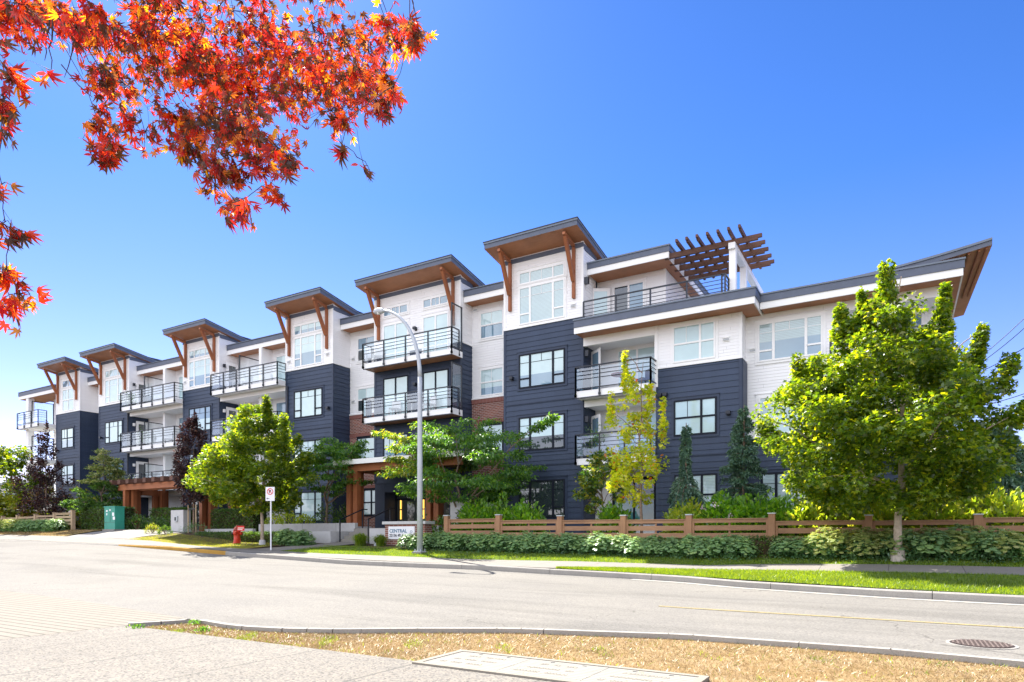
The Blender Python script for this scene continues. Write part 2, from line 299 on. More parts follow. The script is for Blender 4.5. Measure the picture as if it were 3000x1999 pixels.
# ---------------------------------------------------------------- object helpers
def tag(o, label=None, cat=None, group=None, kind=None):
    if label: o['label'] = label
    if cat: o['category'] = cat
    if group: o['group'] = group
    if kind: o['kind'] = kind
    return o
def empty(name, loc=(0, 0, 0), label=None, cat=None, group=None, rz=0):
    o = bpy.data.objects.new(name, None); COL.objects.link(o); o.location = loc; o.rotation_euler.z = rz
    o.empty_display_size = .3
    return tag(o, label, cat, group)
def link(name, me, parent=None, world=True):
    o = bpy.data.objects.new(name, me); COL.objects.link(o)
    if parent:
        o.parent = parent
        if world:
            m = Matrix.Identity(4)
            q = parent
            chain = []
            while q: chain.append(q); q = q.parent
            for q in reversed(chain): m = m @ q.matrix_basis
            o.matrix_basis = m.inverted()
    return o
class MB:
    def __init__(s): s.v = []; s.f = []; s.m = []; s.mats = []; s.ch = []
    def mi(s, mat):
        if mat not in s.mats: s.mats.append(mat)
        return s.mats.index(mat)
    def add(s, vs, fs, mat):
        b = len(s.v); s.ch.append((vs, fs, mat))
        s.v += [tuple(v) for v in vs]; k = s.mi(mat)
        for f in fs: s.f.append([b + i for i in f]); s.m.append(k)
    def box(s, x0, x1, y0, y1, z0, z1, mat, M=None):
        vs = [(x0, y0, z0), (x1, y0, z0), (x1, y1, z0), (x0, y1, z0), (x0, y0, z1), (x1, y0, z1), (x1, y1, z1), (x0, y1, z1)]
        if M is not None: vs = [M @ Vector(v) for v in vs]
        s.add(vs, [(0, 3, 2, 1), (4, 5, 6, 7), (0, 1, 5, 4), (1, 2, 6, 5), (2, 3, 7, 6), (3, 0, 4, 7)], mat)
    def beam(s, a, b, w, h, mat, up=(0, 0, 1)):
        a = Vector(a); b = Vector(b); d = (b - a); L = d.length; d.normalize(); up = Vector(up)
        if abs(d.dot(up)) > .99: up = Vector((0, 1, 0))
        sx = d.cross(up).normalized(); uz = sx.cross(d)
        vs = []
        for t in (a, b):
            for i, j in ((-1, -1), (1, -1), (1, 1), (-1, 1)): vs.append(t + sx * (w / 2 * i) + uz * (h / 2 * j))
        s.add(vs, [(0, 3, 2, 1), (4, 5, 6, 7), (0, 1, 5, 4), (1, 2, 6, 5), (2, 3, 7, 6), (3, 0, 4, 7)], mat)
    def quad(s, a, b, c, d, mat): s.add([a, b, c, d], [(0, 1, 2, 3)], mat)
    def tube(s, pts, rad, n, mat, cap=True):
        pts = [Vector(p) for p in pts]
        if not hasattr(rad, '__len__'): rad = [rad] * len(pts)
        vs = []; fs = []
        prev = None
        for i, p in enumerate(pts):
            d = (pts[min(i + 1, len(pts) - 1)] - pts[max(i - 1, 0)]).normalized()
            u = prev if prev is not None else (Vector((1, 0, 0)) if abs(d.x) < .9 else Vector((0, 1, 0)))
            u = (u - d * u.dot(d)).normalized(); prev = u; w = d.cross(u)
            for k in range(n):
                a = 2 * math.pi * k / n; vs.append(p + (u * math.cos(a) + w * math.sin(a)) * rad[i])
        for i in range(len(pts) - 1):
            for k in range(n): fs.append((i * n + k, i * n + (k + 1) % n, (i + 1) * n + (k + 1) % n, (i + 1) * n + k))
        if cap: fs.append(tuple(reversed(range(n)))); fs.append(tuple(range(len(vs) - n, len(vs))))
        s.add(vs, fs, mat)
    def lathe(s, x, y, prof, n, mat):
        s.tube([(x, y, z) for z, r in prof], [r for z, r in prof], n, mat)
    def build(s, name, parent=None, smooth=False, world=True):
        me = bpy.data.meshes.new(name); me.from_pydata(s.v, [], s.f)
        for m in s.mats: me.materials.append(m)
        me.polygons.foreach_set('material_index', s.m)
        if smooth: me.polygons.foreach_set('use_smooth', [True] * len(s.f))
        me.update(); return link(name, me, parent, world)
def split_build(mb, name, parent):
    for vs, fs, mat in mb.ch:
        q = MB(); q.add(vs, fs, mat); q.build(name, parent)
def arrmesh(name, V, F, mat, parent=None, world=True, matidx=None):
    me = bpy.data.meshes.new(name); k = F.shape[1]
    me.vertices.add(len(V)); me.vertices.foreach_set('co', np.asarray(V, np.float32).ravel())
    me.loops.add(F.size); me.loops.foreach_set('vertex_index', F.astype(np.int32).ravel())
    me.polygons.add(len(F)); me.polygons.foreach_set('loop_start', np.arange(0, F.size, k, dtype=np.int32))
    me.polygons.foreach_set('loop_total', np.full(len(F), k, np.int32))
    for m in (mat if isinstance(mat, (list, tuple)) else [mat]): me.materials.append(m)
    if matidx is not None: me.polygons.foreach_set('material_index', np.asarray(matidx, np.int32))
    me.update(calc_edges=True); me.validate()
    return link(name, me, parent, world)
def unit(a): return a / np.maximum(np.linalg.norm(a, axis=1, keepdims=True), 1e-9)
T_LEAF = (np.array([(0, 0, 0), (.27, .3, .07), (.22, .68, .05), (0, 1, -.08), (-.22, .68, .05), (-.27, .3, .07)]), np.array([(0, 1, 2, 3), (0, 3, 4, 5)]))
T_MAP3 = (np.array([(0, 0, 0), (.45, .12, .05), (.62, .62, -.05), (.2, .5, .06), (0, 1, -.08), (-.2, .5, .06), (-.62, .62, -.05), (-.45, .12, .05)]),
          np.array([(0, 1, 2, 3), (0, 3, 4, 5), (0, 5, 6, 7)]))
def t_map7():
    V = [(0, 0, 0)]; F = []
    A = [-118, -78, -38, 0, 38, 78, 118]; L = [.5, .8, .97, 1.05, .97, .8, .5]
    notch = [-140] + [(A[i] + A[i + 1]) / 2 for i in range(6)] + [140]
    def P(a, r, z=None):
        a = math.radians(a); return (math.sin(a) * r, math.cos(a) * r, (-.32 * r * r) if z is None else z)
    ni = []
    for i, a in enumerate(notch): V.append(P(a, .2 if i in (0, 7) else .36)); ni.append(len(V) - 1)
    for i in range(7):
        w = 10.5
        V.append(P(A[i] - w, L[i] * .64)); p1 = len(V) - 1
        V.append(P(A[i], L[i])); t = len(V) - 1
        V.append(P(A[i] + w, L[i] * .64)); p2 = len(V) - 1
        F.append((0, ni[i], p1, t)); F.append((0, t, p2, ni[i + 1]))
    return np.array(V), np.array(F)
T_MAP7 = t_map7()
def curl(T, k, w, tw):
    V = T[0].copy(); r2 = V[:, 0] ** 2 + V[:, 1] ** 2; V[:, 2] = -k * r2 - w * np.abs(V[:, 0]) + tw * V[:, 0] * V[:, 1]; V[:, 0] *= 1 - .25 * k; return (V, T[1])
T_CURLS = [curl(T_MAP7, .2, .15, .3), curl(T_MAP7, .6, .35, -.3), curl(T_MAP7, .9, .1, .5), curl(T_MAP7, .4, .7, 0)]
T_NEED = (np.array([(-.09, 0, 0), (.09, 0, 0), (.05, 1, -.12), (-.05, 1, -.12)]), np.array([(0, 1, 2, 3)]))
T_HEAD = (np.array([(0, 0, .22), (1, 0, 0), (.5, .87, 0), (-.5, .87, 0), (-1, 0, 0), (-.5, -.87, 0), (.5, -.87, 0)]), np.array([(0, 1, 2, 3), (0, 3, 4, 5), (0, 5, 6, 1)]))
def leafgeo(P, D, N, S, T):
    V0, F0 = T; n = len(P)
    D = unit(D); side = unit(np.cross(D, N)); N2 = np.cross(side, D)
    S = np.broadcast_to(np.asarray(S, float).reshape(-1, 1), (n, 1))
    V = P[:, None, :] + S[:, None, :] * (V0[None, :, 0:1] * side[:, None, :] + V0[None, :, 1:2] * D[:, None, :] + V0[None, :, 2:3] * N2[:, None, :])
    F = F0[None] + (np.arange(n) * len(V0))[:, None, None]
    return V.reshape(-1, 3), F.reshape(-1, F0.shape[1])
def cat(gs):
    Vs = []; Fs = []; b = 0
    for V, F in gs: Vs.append(V); Fs.append(F + b); b += len(V)
    return np.concatenate(Vs), np.concatenate(Fs)

# ---------------------------------------------------------------- terrain
XK = np.array([-90, -60, -45.5, -38, -32, -27.6, -23.3, -18.9, -16.2, -13.5, -10.9, -8.6, -6.65, -4.7, -3.2, -.25, 1.9, 12, 40.])
YK = np.array([22, 19.0, 17.8, 17.2, 17.0, 17.1, 16.9, 16.4, 16.2, 16.3, 16.4, 16.4, 16.4, 16.1, 15.6, 14.9, 14.8, 14.8, 14.8])
ZK = np.array([.2, -.05, -.2, -.32, -.42, -.6, -.76, -.86, -.94, -.98, -1.0, -1.06, -1.1, -1.13, -1.17, -1.20, -1.22, -1.24, -1.3])
HK = np.array([.03, .03, .03, .03, .04, .15, .15, .15, .15, .15, .15, .15, .15, .15, .15, .15, .15, .15, .15])
XN = np.array([-90, -40, -18.4, -13.7, -9.37, -8.8, -8.0, -7.66, -6.96, -6.33, -5.6, -4.43, -2.34, -.14, 1.0, 4, 40.])
YN = np.array([16, 9.6, 7.2, 6.78, 6.15, 5.97, 5.84, 5.82, 5.97, 6.27, 6.78, 7.47, 8.1, 8.19, 8.05, 7.8, 7.8])
fk = lambda x: np.interp(x, XK, YK)
fzk = lambda x: np.interp(x, XK, ZK)
fhk = lambda x: np.interp(x, XK, HK)
fn = lambda x: np.interp(x, XN, YN)
def zroad(x, y):
    t = np.clip((np.asarray(y) - fn(x)) / (fk(x) - fn(x)), 0, 1); return -1.30 * (1 - t) + fzk(x) * t
VX = [-90, -60, -45, -38, -32, -28, -23.5, -17, -13.5, -9, -5, 2, 40]
VY = [[(20, .25), (22, .5), (27, .6)], [(20.5, .2), (21.4, .5), (27, .5)], [(19.5, .1), (21.2, .40), (27, .45)], [(19, -.02), (21.2, .38), (27, .42)],
      [(19, -.2), (21.4, .05), (24, .2), (27, .3)], [(18.8, -.46), (21.4, -.3), (24, -.1), (27, .3)], [(18.6, -.58), (21.4, -.35), (24, -.1), (27, .1)],
      [(18.5, -.70), (21.4, -.42), (27, 0)], [(18.6, -.78), (21.4, -.45), (27, .05)], [(18.6, -.84), (21.4, -.45), (27, .05)],
      [(18.0, -.93), (19.2, -.87), (21.4, -.5), (27, .0)], [(18, -.87), (19.4, -.75), (21.4, -.45), (27, .0)], [(18, -.9), (19.4, -.8), (21.4, -.5), (27, 0)]]
def zverge(x, y):
    x = np.atleast_1d(np.asarray(x, float)); y = np.broadcast_to(np.asarray(y, float), x.shape)
    cols = []
    for i, vx in enumerate(VX):
        yk = float(fk(vx)) + .15; zt = float(fzk(vx) + fhk(vx))
        ys = [yk] + [a for a, b in VY[i]]; zs = [zt] + [b for a, b in VY[i]]
        # shift with the kerb so the profile follows its line
        d = fk(x) - fk(vx)
        yy = y - d * np.clip((27 - y) / 10, 0, 1)
        cols.append(np.interp(yy, ys, zs))
    cols = np.array(cols); idx = np.clip(np.searchsorted(VX, x) - 1, 0, len(VX) - 2)
    VXa = np.array(VX); t = np.clip((x - VXa[idx]) / (VXa[idx + 1] - VXa[idx]), 0, 1)
    k = np.arange(len(x)); return cols[idx, k] * (1 - t) + cols[idx + 1, k] * t
def zv(x, y): return float(zverge(x, y)[0])
def patch(name, xs, lo, hi, ny, zf, off, mat):
    xs = np.asarray(xs, float); V = []
    L = np.array([lo(x) for x in xs]); H = np.array([hi(x) for x in xs])
    for j in range(ny + 1):
        y = L + (H - L) * j / ny
        z = np.asarray(zf(xs, y)) + off
        V.append(np.stack([xs, y, np.broadcast_to(z, xs.shape)], 1))
    V = np.concatenate(V); n = len(xs)
    F = np.array([(j * n + i, j * n + i + 1, (j + 1) * n + i + 1, (j + 1) * n + i) for j in range(ny) for i in range(n - 1)])
    o = arrmesh(name, V, F, mat); o.data.polygons.foreach_set('use_smooth', [True] * len(F)); return tag(o, kind='structure')
flat = lambda z: (lambda x, y: np.full(np.shape(x), z))
# the ground: one sheet to the horizon, lying just under everything
gx = np.concatenate([[-900, -300, -150], np.arange(-90, 41, 1.0), [80, 200, 900]])
rows = []
for x in gx:
    xc = min(max(x, -90), 40)
    kx = float(fk(xc)); nx_ = float(fn(xc))
    ys = [-900, -60, 3, nx_ - .06, nx_ + .3, (nx_ + kx) / 2, kx + .02, kx + .13, kx + .8, 18.3, 19.4, 20.2, 21.4, 23, 24.5, 27, 32, 60, 200, 900]
    rr = []
    for k, y in enumerate(ys):
        if k < 4: z = -1.36
        elif k < 7: z = float(zroad(xc, y)) - .05
        else:
            z = zv(xc, y) - .03
        rr.append((x, y, z))
    rows.append(rr)
V = np.array(rows).reshape(-1, 3); nr = 20
F = np.array([(i * nr + j, (i + 1) * nr + j, (i + 1) * nr + j + 1, i * nr + j + 1) for i in range(len(gx) - 1) for j in range(nr - 1)])
tag(arrmesh("ground", V, F, EARTH), kind='structure')
X1 = lambda a, b, s=.5: np.arange(a, b + 1e-6, s)
patch("road", X1(-90, 40, .5), lambda x: float(fn(x)), lambda x: float(fk(x)), 16, zroad, 0.0, ASPH)
# far pavement: near edge then far edge
SNX = [-90, -8.9, -8.3, -7.5, -6.7, -5.2, -4, -1, 2.3, 40]; SNO = [None]
def s_near(x):
    k = float(fk(x)) + .15
    if x < -8.6: return k
    return float(np.interp(x, [-8.6, -7.6, -6.6, -5, -3, 2.3, 40], [16.56, 17.2, 17.7, 18.1, 18.2, 18.05, 18.05]))
def s_far(x): return float(np.interp(x, [-90, -60, -46, -38, -32, -28, -23, -19, -14, -9, -5.5, 2.4, 40], [24, 20.6, 19.3, 18.9, 18.8, 18.8, 18.45, 18.1, 18.5, 18.9, 19.3, 19.5, 19.5]))
patch("pavement", X1(-90, 40, .4), s_near, s_far, 5, zverge, .012, CONC)
lo = lambda x: float(fk(x)) + .15
patch("verge_lawn", X1(-8.4, 40, .4), lo, s_near, 5, zverge, .006, LAWN)
patch("lawn", X1(-22.3, 40, .4), s_far, lambda x: 21.0, 5, zverge, .006, LAWN)
patch("lawn", X1(-34.2, -24.6, .4), s_far, lambda x: 21.6, 4, zverge, .006, LAWNM)
patch("lawn", X1(-75, -41, .5), s_far, lambda x: 21.5, 4, zverge, .006, LAWNM)
patch("planting_bed", X1(-19.6, 40, .5), lambda x: 20.35, lambda x: 26.9, 6, zverge, .012, SOIL)
patch("planting_bed", X1(-34.2, -24.2, .5), lambda x: 20.0 + .5 * math.sin(x) * .3, lambda x: 22.0, 3, zverge, .012, SOIL)
patch("driveway", X1(-40.4, -34.4, .4), s_far, lambda x: 33, 10, zverge, .010, CONCN)
# walkway to the entrance steps (runs in depth, slightly askew)
V = []
for j in range(9):
    y = 18.3 + (22.35 - 18.3) * j / 8; xl = -24.2 + (1.6) * j / 8; xr = -22.2 + (1.5) * j / 8
    if j == 0: xl, xr = -24.9, -21.9
    V += [(xl, y, zv(xl, y) + .02), (xr, y, zv(xr, y) + .02)]
V = np.array(V); F = np.array([(2 * j, 2 * j + 1, 2 * j + 3, 2 * j + 2) for j in range(8)])
tag(arrmesh("path", V, F, CONC), kind='structure')
# side path by the hydrant hedge
V = np.array([(-36.2, 18.9, zv(-36.2, 18.9) + .02), (-33.6, 18.85, zv(-33.6, 18.85) + .02), (-32.2, 22.2, zv(-32.2, 22.2) + .02), (-33.3, 22.2, zv(-33.3, 22.2) + .02)])
tag(arrmesh("path", V, np.array([(0, 1, 2, 3)]), CONC), kind='structure')
# near side
patch("driveway", X1(-40, -9.3, .5), lambda x: -8, lambda x: float(fn(x)) - .01, 6, flat(-1.265), 0, DRIVE)
patch("pavement", X1(-9.3, 14, .5), lambda x: -8, lambda x: 5.13, 4, flat(-1.24), 0, AGG)
dry_hi = lambda x: float(fn(x)) - .10
patch("dry_lawn", X1(-9.0, 14, .25), lambda x: 5.13, dry_hi, 4, flat(-1.262), 0, LAWND)

def sweep_kerb(name, pts, ztop, zbot, w, mat, seg=3.0, side=1):
    """kerb stones laid end to end along a line, 8 mm apart"""
    P = [Vector((p[0], p[1], 0)) for p in pts]
    mb = MB(); acc = 0
    for i in range(len(P) - 1):
        a, b = P[i], P[i + 1]; d = (b - a).normalized(); nrm = Vector((-d.y, d.x, 0)) * side
        zs = [(ztop(a), zbot(a)), (ztop(b), zbot(b))]
        acc += (b - a).length; e = b
        if acc > seg: e = b - d * .012; acc = 0
        vs = []
        for p, (t, bo) in ((a, zs[0]), (e, zs[1])):
            vs += [(p.x, p.y, bo), (p.x, p.y, t - .025), (*(p + nrm * .03)[:2], t), (*(p + nrm * w)[:2], t), (*(p + nrm * w)[:2], bo)]
        mb.add(vs, [(0, 5, 6, 1), (1, 6, 7, 2), (2, 7, 8, 3), (3, 8, 9, 4), (0, 1, 2, 3, 4), (9, 8, 7, 6, 5)], mat)
    return tag(mb.build(name), kind='structure')
def kp(a, b, s=.5):
    return [(x, float(fk(x))) for x in np.arange(a, b + 1e-6, s)]
zt = lambda p: float(fzk(p.x) + fhk(p.x)); zb = lambda p: float(fzk(p.x)) - .1
sweep_kerb("kerb", kp(-90, -31.5), zt, zb, .15, KERB)
sweep_kerb("yellow_kerb", kp(-31.5, -23.5), zt, zb, .15, KYEL)
sweep_kerb("kerb", kp(-23.5, 40), zt, zb, .15, KERB)
near = [(-9.3, 5.16), (-9.1, 5.5), (-8.95, 5.85), (-8.75, 5.93)] + [(x, float(fn(x))) for x in np.arange(-8.5, 14, .3)]
sweep_kerb("kerb", near, lambda p: -1.2, lambda p: -1.4, .13, KERB, 3.0, -1)
patch("gutter_pan", X1(-6, 40, .5), lambda x: float(fk(x)) - .28, lambda x: float(fk(x)) - .002, 1, zroad, .006, KERB)
# yellow centre line
patch("road_line", X1(-3.7, 40, .5), lambda x: 11.27, lambda x: 11.38, 1, zroad, .006, YLINE)
# lettered concrete covers set in the dry lawn
def cover(x0, x1, y0, y1, z, n):
    t = empty("utility_vault", ((x0 + x1) / 2, (y0 + y1) / 2, z))
    mb = MB(); e = .07
    mb.box(x0, x1, y0, y0 + e, z - .12, z, SLABF); mb.box(x0, x1, y1 - e, y1, z - .12, z, SLABF)
    mb.box(x0, x0 + e, y0 + e, y1 - e, z - .12, z, SLABF); mb.box(x1 - e, x1, y0 + e, y1 - e, z - .12, z, SLABF)
    mb.build("rim", t)
    w = (x1 - x0 - 2 * e) / n
    for i in range(n):
        a = x0 + e + i * w + .003; b = a + w - .006
        m = MB(); m.box(a, b, y0 + e + .003, y1 - e - .003, z - .1, z - .006, SLABM)
        for k in range(3):
            yy = y0 + .22 + k * .17; xx = a + .1 + .05 * k
            while xx < b - .2:
                l = random.uniform(.015, .03)
                m.box(xx, xx + l, yy, yy + .045, z - .006, z - .0035, SLABF); xx += l + .012 + (random.random() < .15) * .06
        for hx in (a + .3 * w, a + .7 * w): m.box(hx, hx + .04, y1 - e - .07, y1 - e - .055, z - .006, z - .0035, BLACKM)
        m.build("lid", t)
    return t
tag(cover(-4.1, -1.45, 5.0, 5.83, -1.222, 3), "long pale concrete utility cover of three ribbed lids in the dry grass by the pavement", "utility cover")
tag(cover(-.62, 1.4, 5.2, 6.12, -1.222, 2), "pale concrete utility cover cut off by the bottom edge, right of the long one", "utility cover")
# manhole
def manhole():
    c = (.81, 9.55); z = float(zroad(*c)) + .006
    mb = MB(); n = 40; r = .30
    mb.tube([(c[0], c[1], z - .05), (c[0], c[1], z)], r + .02, n, painted("cast_iron_dark", (.035, .025, .025), .3, .7))
    bar = painted("cast_iron_rust", (.115, .085, .075), .35, .75, 15)
    for k in range(-6, 7):
        o = k * .047; h = math.sqrt(max(r * r - o * o, 0))
        mb.box(c[0] - h, c[0] + h, c[1] + o - .009, c[1] + o + .009, z, z + .008, bar)
        mb.box(c[0] + o - .009, c[0] + o + .009, c[1] - h, c[1] + h, z, z + .010, bar)
    mb.tube([(c[0], c[1], z - .06), (c[0], c[1], z - .002)], r + .055, n, KERB)
    o = mb.build("manhole_cover")
    tag(o, "round rusty iron manhole cover with a grid pattern in the road", "manhole cover")
manhole()

# ---------------------------------------------------------------- building
BLD = empty("apartment_building", (-20, 27, 0), "long four storey apartment building in navy and white siding with cedar soffits", "apartment building")
F1, F2, F3, F4 = .42, 3.38, 6.34, 9.28
LAPR = random.Random(3)
def lap_front(mb, x0, x1, y, z0, z1, pitch, lip, mat):
    z = z0
    while z < z1 - 1e-4:
        t = min(z + pitch, z1); u = x0; rj = LAPR.uniform(.4, 3.6)
        while u < x1 - 1e-4:
            v = min(u + rj, x1); rj = 3.66
            if x1 - v < .35: v = x1
            g = .004 if v < x1 else 0
            mb.add([(u, y - lip, z), (v - g, y - lip, z), (v - g, y - .002, t), (u, y - .002, t), (u, y, z), (v - g, y, z)], [(0, 1, 2, 3), (4, 5, 1, 0)], mat); u = v
        z = t
def lap_side(mb, x, y0, y1, z0, z1, pitch, lip, mat, sgn=1):
    z = z0
    while z < z1 - 1e-4:
        t = min(z + pitch, z1)
        a = x + sgn * lip; b = x + sgn * .002
        f = [(0, 1, 2, 3), (4, 5, 1, 0)]
        if sgn < 0: f = [tuple(reversed(q)) for q in f]
        mb.add([(a, y0, z), (a, y1, z), (b, y1, t), (b, y0, t), (x, y0, z), (x, y1, z)], f, mat); z = t
PN, LN = .245, .024
PW, LW = .125, .014
def wall_piece(x0, x1, y, bands, depth=None, left=None, core=True, back=None):
    """bands = [(z0,z1,'n'|'w'|'b')]; depth = side wall running back on the right"""
    mb = MB()
    for z0, z1, k in bands:
        P, L, M, T = {'n': (PN, LN, NAVY, NAVYD), 'w': (PW, LW, WHITE, WTRIM), 'b': (9, 0.0, BRICK, BRICK)}[k]
        if k == 'b':
            mb.box(x0, x1, y - .03, y, z0, z1, BRICK)
        else:
            lap_front(mb, x0, x1, y, z0, z1, P, L, M)
            if depth: lap_side(mb, x1, y, depth, z0, z1, P, L, M)
            if left: lap_side(mb, x0, y, left, z0, z1, P, L, M, -1)
            if depth:
                mb.box(x1 - .09, x1 + .03, y - .035, y + .09, z0, z1, T)
            if left: mb.box(x0 - .03, x0 + .09, y - .035, y + .09, z0, z1, T)
    zlo = min(b[0] for b in bands); zhi = max(b[1] for b in bands)
    if core: mb.box(x0 + .004, x1 - .004, y + .004, back or 42, zlo - .5, zhi, NAVYD)
    return mb.build("wall", BLD)
def bands_bay(top): return [(-.4, 9.86, 'n'), (9.92, top, 'w')]
def flash(mb, x0, x1, y, z, side=None, mat=WTRIM):
    mb.box(x0 - .03, x1 + .05, y - .055, y + .01, z, z + .06, mat)
    if side: mb.box(x1 - .0, x1 + .055, y + .011, side, z, z + .06, mat)

def window(x0, x1, z0, z1, y, style, fr, tr, panes, mull=(.25, .75), name="window", cut=None, hz=.28, trim=.10):
    """style: 'tri' three lights, 'two' 2x2, 'slide' door, 'trans' transom"""
    mb = MB(); w = x1 - x0; h = z1 - z0; t = .068; ya, yb = y - .075, y - .004
    if trim:
        mb.box(x0 - trim, x1 + trim, y - .045, y, z1, z1 + trim * 1.1, tr); mb.box(x0 - trim, x1 + trim, y - .05, y, z0 - trim, z0, tr)
        mb.box(x0 - trim, x0, y - .045, y, z0, z1, tr); mb.box(x1, x1 + trim, y - .045, y, z0, z1, tr)
        mb.box(x0 - trim - .03, x1 + trim + .03, y - .07, y, z1 + trim * 1.1, z1 + trim * 1.1 + .03, tr)
    mb.box(x0, x1, ya, yb, z0, z0 + t, fr); mb.box(x0, x1, ya, yb, z1 - t, z1, fr)
    mb.box(x0, x0 + t, ya, yb, z0 + t, z1 - t, fr); mb.box(x1 - t, x1, ya, yb, z0 + t, z1 - t, fr)
    zi0, zi1 = z0 + t, z1 - t
    yg = y - .045
    if style == 'tri':
        a, b = x0 + w * mull[0], x0 + w * mull[1]
        for m in (a, b): mb.box(m - .05, m + .05, ya, yb, zi0, zi1, fr)
        zh = z0 + h * hz
        mb.box(x0 + t, a - .04, ya, yb, zh - .035, zh + .035, fr); mb.box(b + .04, x1 - t, ya, yb, zh - .035, zh + .035, fr)
        zm = z1 - h * .26
        for u, v in ((x0 + t, a - .04), (a + .04, b - .04), (b + .04, x1 - t)): mb.box(u, v, yg - .012, yg - .001, zm - .01, zm + .01, fr)
        c = (a + b) / 2; mb.box(c - .01, c + .01, yg - .013, yg - .001, zm + .011, zi1, fr)
    elif style == 'two':
        a = x0 + w * mull[0]; mb.box(a - .045, a + .045, ya, yb, zi0, zi1, fr)
        zh = z0 + h * .5
        mb.box(x0 + t, a - .045, ya, yb, zh - .035, zh + .035, fr); mb.box(a + .045, x1 - t, ya, yb, zh - .035, zh + .035, fr)
        c = x0 + w * mull[0] * .5; mb.box(c - .01, c + .01, yg - .012, yg - .001, zh + .04, zi1, fr)
    elif style == 'trans':
        n = len(mull)
        for m in mull: mb.box(x0 + w * m - .035, x0 + w * m + .035, ya, yb, zi0, zi1, fr)
        if n == 2:
            c = x0 + w * sum(mull) / 2; mb.box(c - .01, c + .01, yg - .012, yg - .001, zi0, zi1, fr)
    elif style == 'slide':
        c = x0 + w * mull[0]; mb.box(c - .045, c + .045, ya, yb, zi0, zi1, fr)
    o = mb.build(name, BLD)
    p = MB()
    top, bot, frac = panes
    zc = z0 + h * frac
    if frac > .01: p.quad((x0 + .02, yg, z0 + .02), (x1 - .02, yg, z0 + .02), (x1 - .02, yg, zc), (x0 + .02, yg, zc), bot)
    if frac < .99: p.quad((x0 + .02, yg, zc), (x1 - .02, yg, zc), (x1 - .02, yg, z1 - .02), (x0 + .02, yg, z1 - .02), top)
    po = bpy.data.objects.new("pane", None)
    me = bpy.data.meshes.new("pane"); me.from_pydata(p.v, [], p.f)
    for m in p.mats: me.materials.append(m)
    me.polygons.foreach_set('material_index', p.m); me.update()
    po = link("pane", me, o)
    return o
def wlamp(x, y, z, mat=None):
    mb = MB(); m = mat or BLACKM
    mb.box(x - .07, x + .07, y - .03, y - .002, z - .08, z + .08, m); mb.box(x - .085, x + .085, y - .22, y - .031, z - .02, z + .10, m)
    mb.box(x - .07, x + .07, y - .20, y - .04, z - .045, z - .021, m)
    mb.build("wall_light", BLD)
def vent(x, y, z):
    mb = MB(); mb.box(x - .13, x + .13, y - .05, y - .003, z - .1, z + .1, WTRIM); mb.box(x - .11, x + .11, y - .10, y - .051, z + .02, z + .085, WTRIM)
    mb.box(x - .11, x + .11, y - .085, y - .051, z - .06, z - .01, GREY); mb.build("dryer_vent", BLD)
def bracket(x, y, sgn=0):
    mb = MB(); w = .13
    mb.box(x - w / 2, x + w / 2, y - .16, y - .025, 10.74, 13.02, TIMBER)
    mb.beam((x, y - .14, 11.5), (x, y - .98, 13.22), w * 1.15, .17, TIMBER, (0, 1, 0))
    mb.beam((x, y - .10, 13.11), (x, y - 1.12, 13.29), w, .13, TIMBERX)
    mb.build("bracket", BLD)
def bay_roof(x0, x1, yf=25.8, zf=13.75, yb=33.0, sl=.165, th=.30):
    mb = MB(); zb_ = zf - sl * (yb - yf)
    def slab(a0, a1, b0, b1, t0, t1, mat, bot=None):
        zs = lambda y, d: zf - sl * (y - yf) + d
        vs = [(a0, b0, zs(b0, t0)), (a1, b0, zs(b0, t0)), (a1, b1, zs(b1, t0)), (a0, b1, zs(b1, t0)), (a0, b0, zs(b0, t1)), (a1, b0, zs(b0, t1)), (a1, b1, zs(b1, t1)), (a0, b1, zs(b1, t1))]
        mb.add(vs, [(0, 3, 2, 1)], bot or mat); mb.add(vs, [(4, 5, 6, 7), (0, 1, 5, 4), (1, 2, 6, 5), (2, 3, 7, 6), (3, 0, 4, 7)], mat)
    slab(x0, x1, yf, yb, -.30, -.10, SLATE, SOFFIT)
    slab(x0 - .03, x1 + .03, yf - .035, yb, -.098, -.02, CAP)
    slab(x0 - .05, x1 + .05, yf - .055, yb, -.018, .015, ROOFM)
    # cedar soffit boards inside a slate rim
    return mb.build("roof", BLD)
# bays
def bay(x0, x1, y=27.0, wins=True, side=28.4, small=False, lo_kind=0, left=None):
    wall_piece(x0, x1, y, bands_bay(13.45), side, left)
    mb = MB(); flash(mb, x0, x1, y, 9.86, side)
    mb.box(x0 - .02, x1 + .035, y - .05, y, 13.0, 13.2, SLATE); mb.box(x1 + .001, x1 + .05, y + .002, side, 12.9, 13.14, SLATE)
    for z in (3.33, 6.27): mb.box(x0 - .01, x1 + .04, y - .045, y - .0, z - .02, z + .035, NAVYD)
    split_build(mb, "trim_band", BLD)
    bay_roof(x0 - .38, x1 + .26)
    for bx in (x0 + .36, x1 - .42): bracket(bx, y)
    c = x0 + .90
    return c
PAT = {'b6': [(G_SLAT, G_BLUE, .0), (G_BLUE, G_BLUE, .5), (G_PALE, G_PALE, .5), (G_PALE, G_DARK, .42), (G_DARK, G_DARK, .5)]}
def tri_stack(x, w, y, sets, floors=(4, 3, 2, 1)):
    for f in floors:
        s = sets[f]
        if f == 4:
            window(x, x + w, 11.88, 12.48, y, 'trans', WTRIM, WTRIM, s, (.25, .75), trim=.09)
            window(x, x + w, 9.99, 11.76, y, 'tri', WTRIM, WTRIM, s, trim=.07)
        else:
            z0, z1 = {3: (6.98, 8.59), 2: (4.02, 5.62), 1: (.85, 2.62)}[f]
            window(x, x + w, z0, z1, y, 'tri', BLACKV, NAVYD, s)
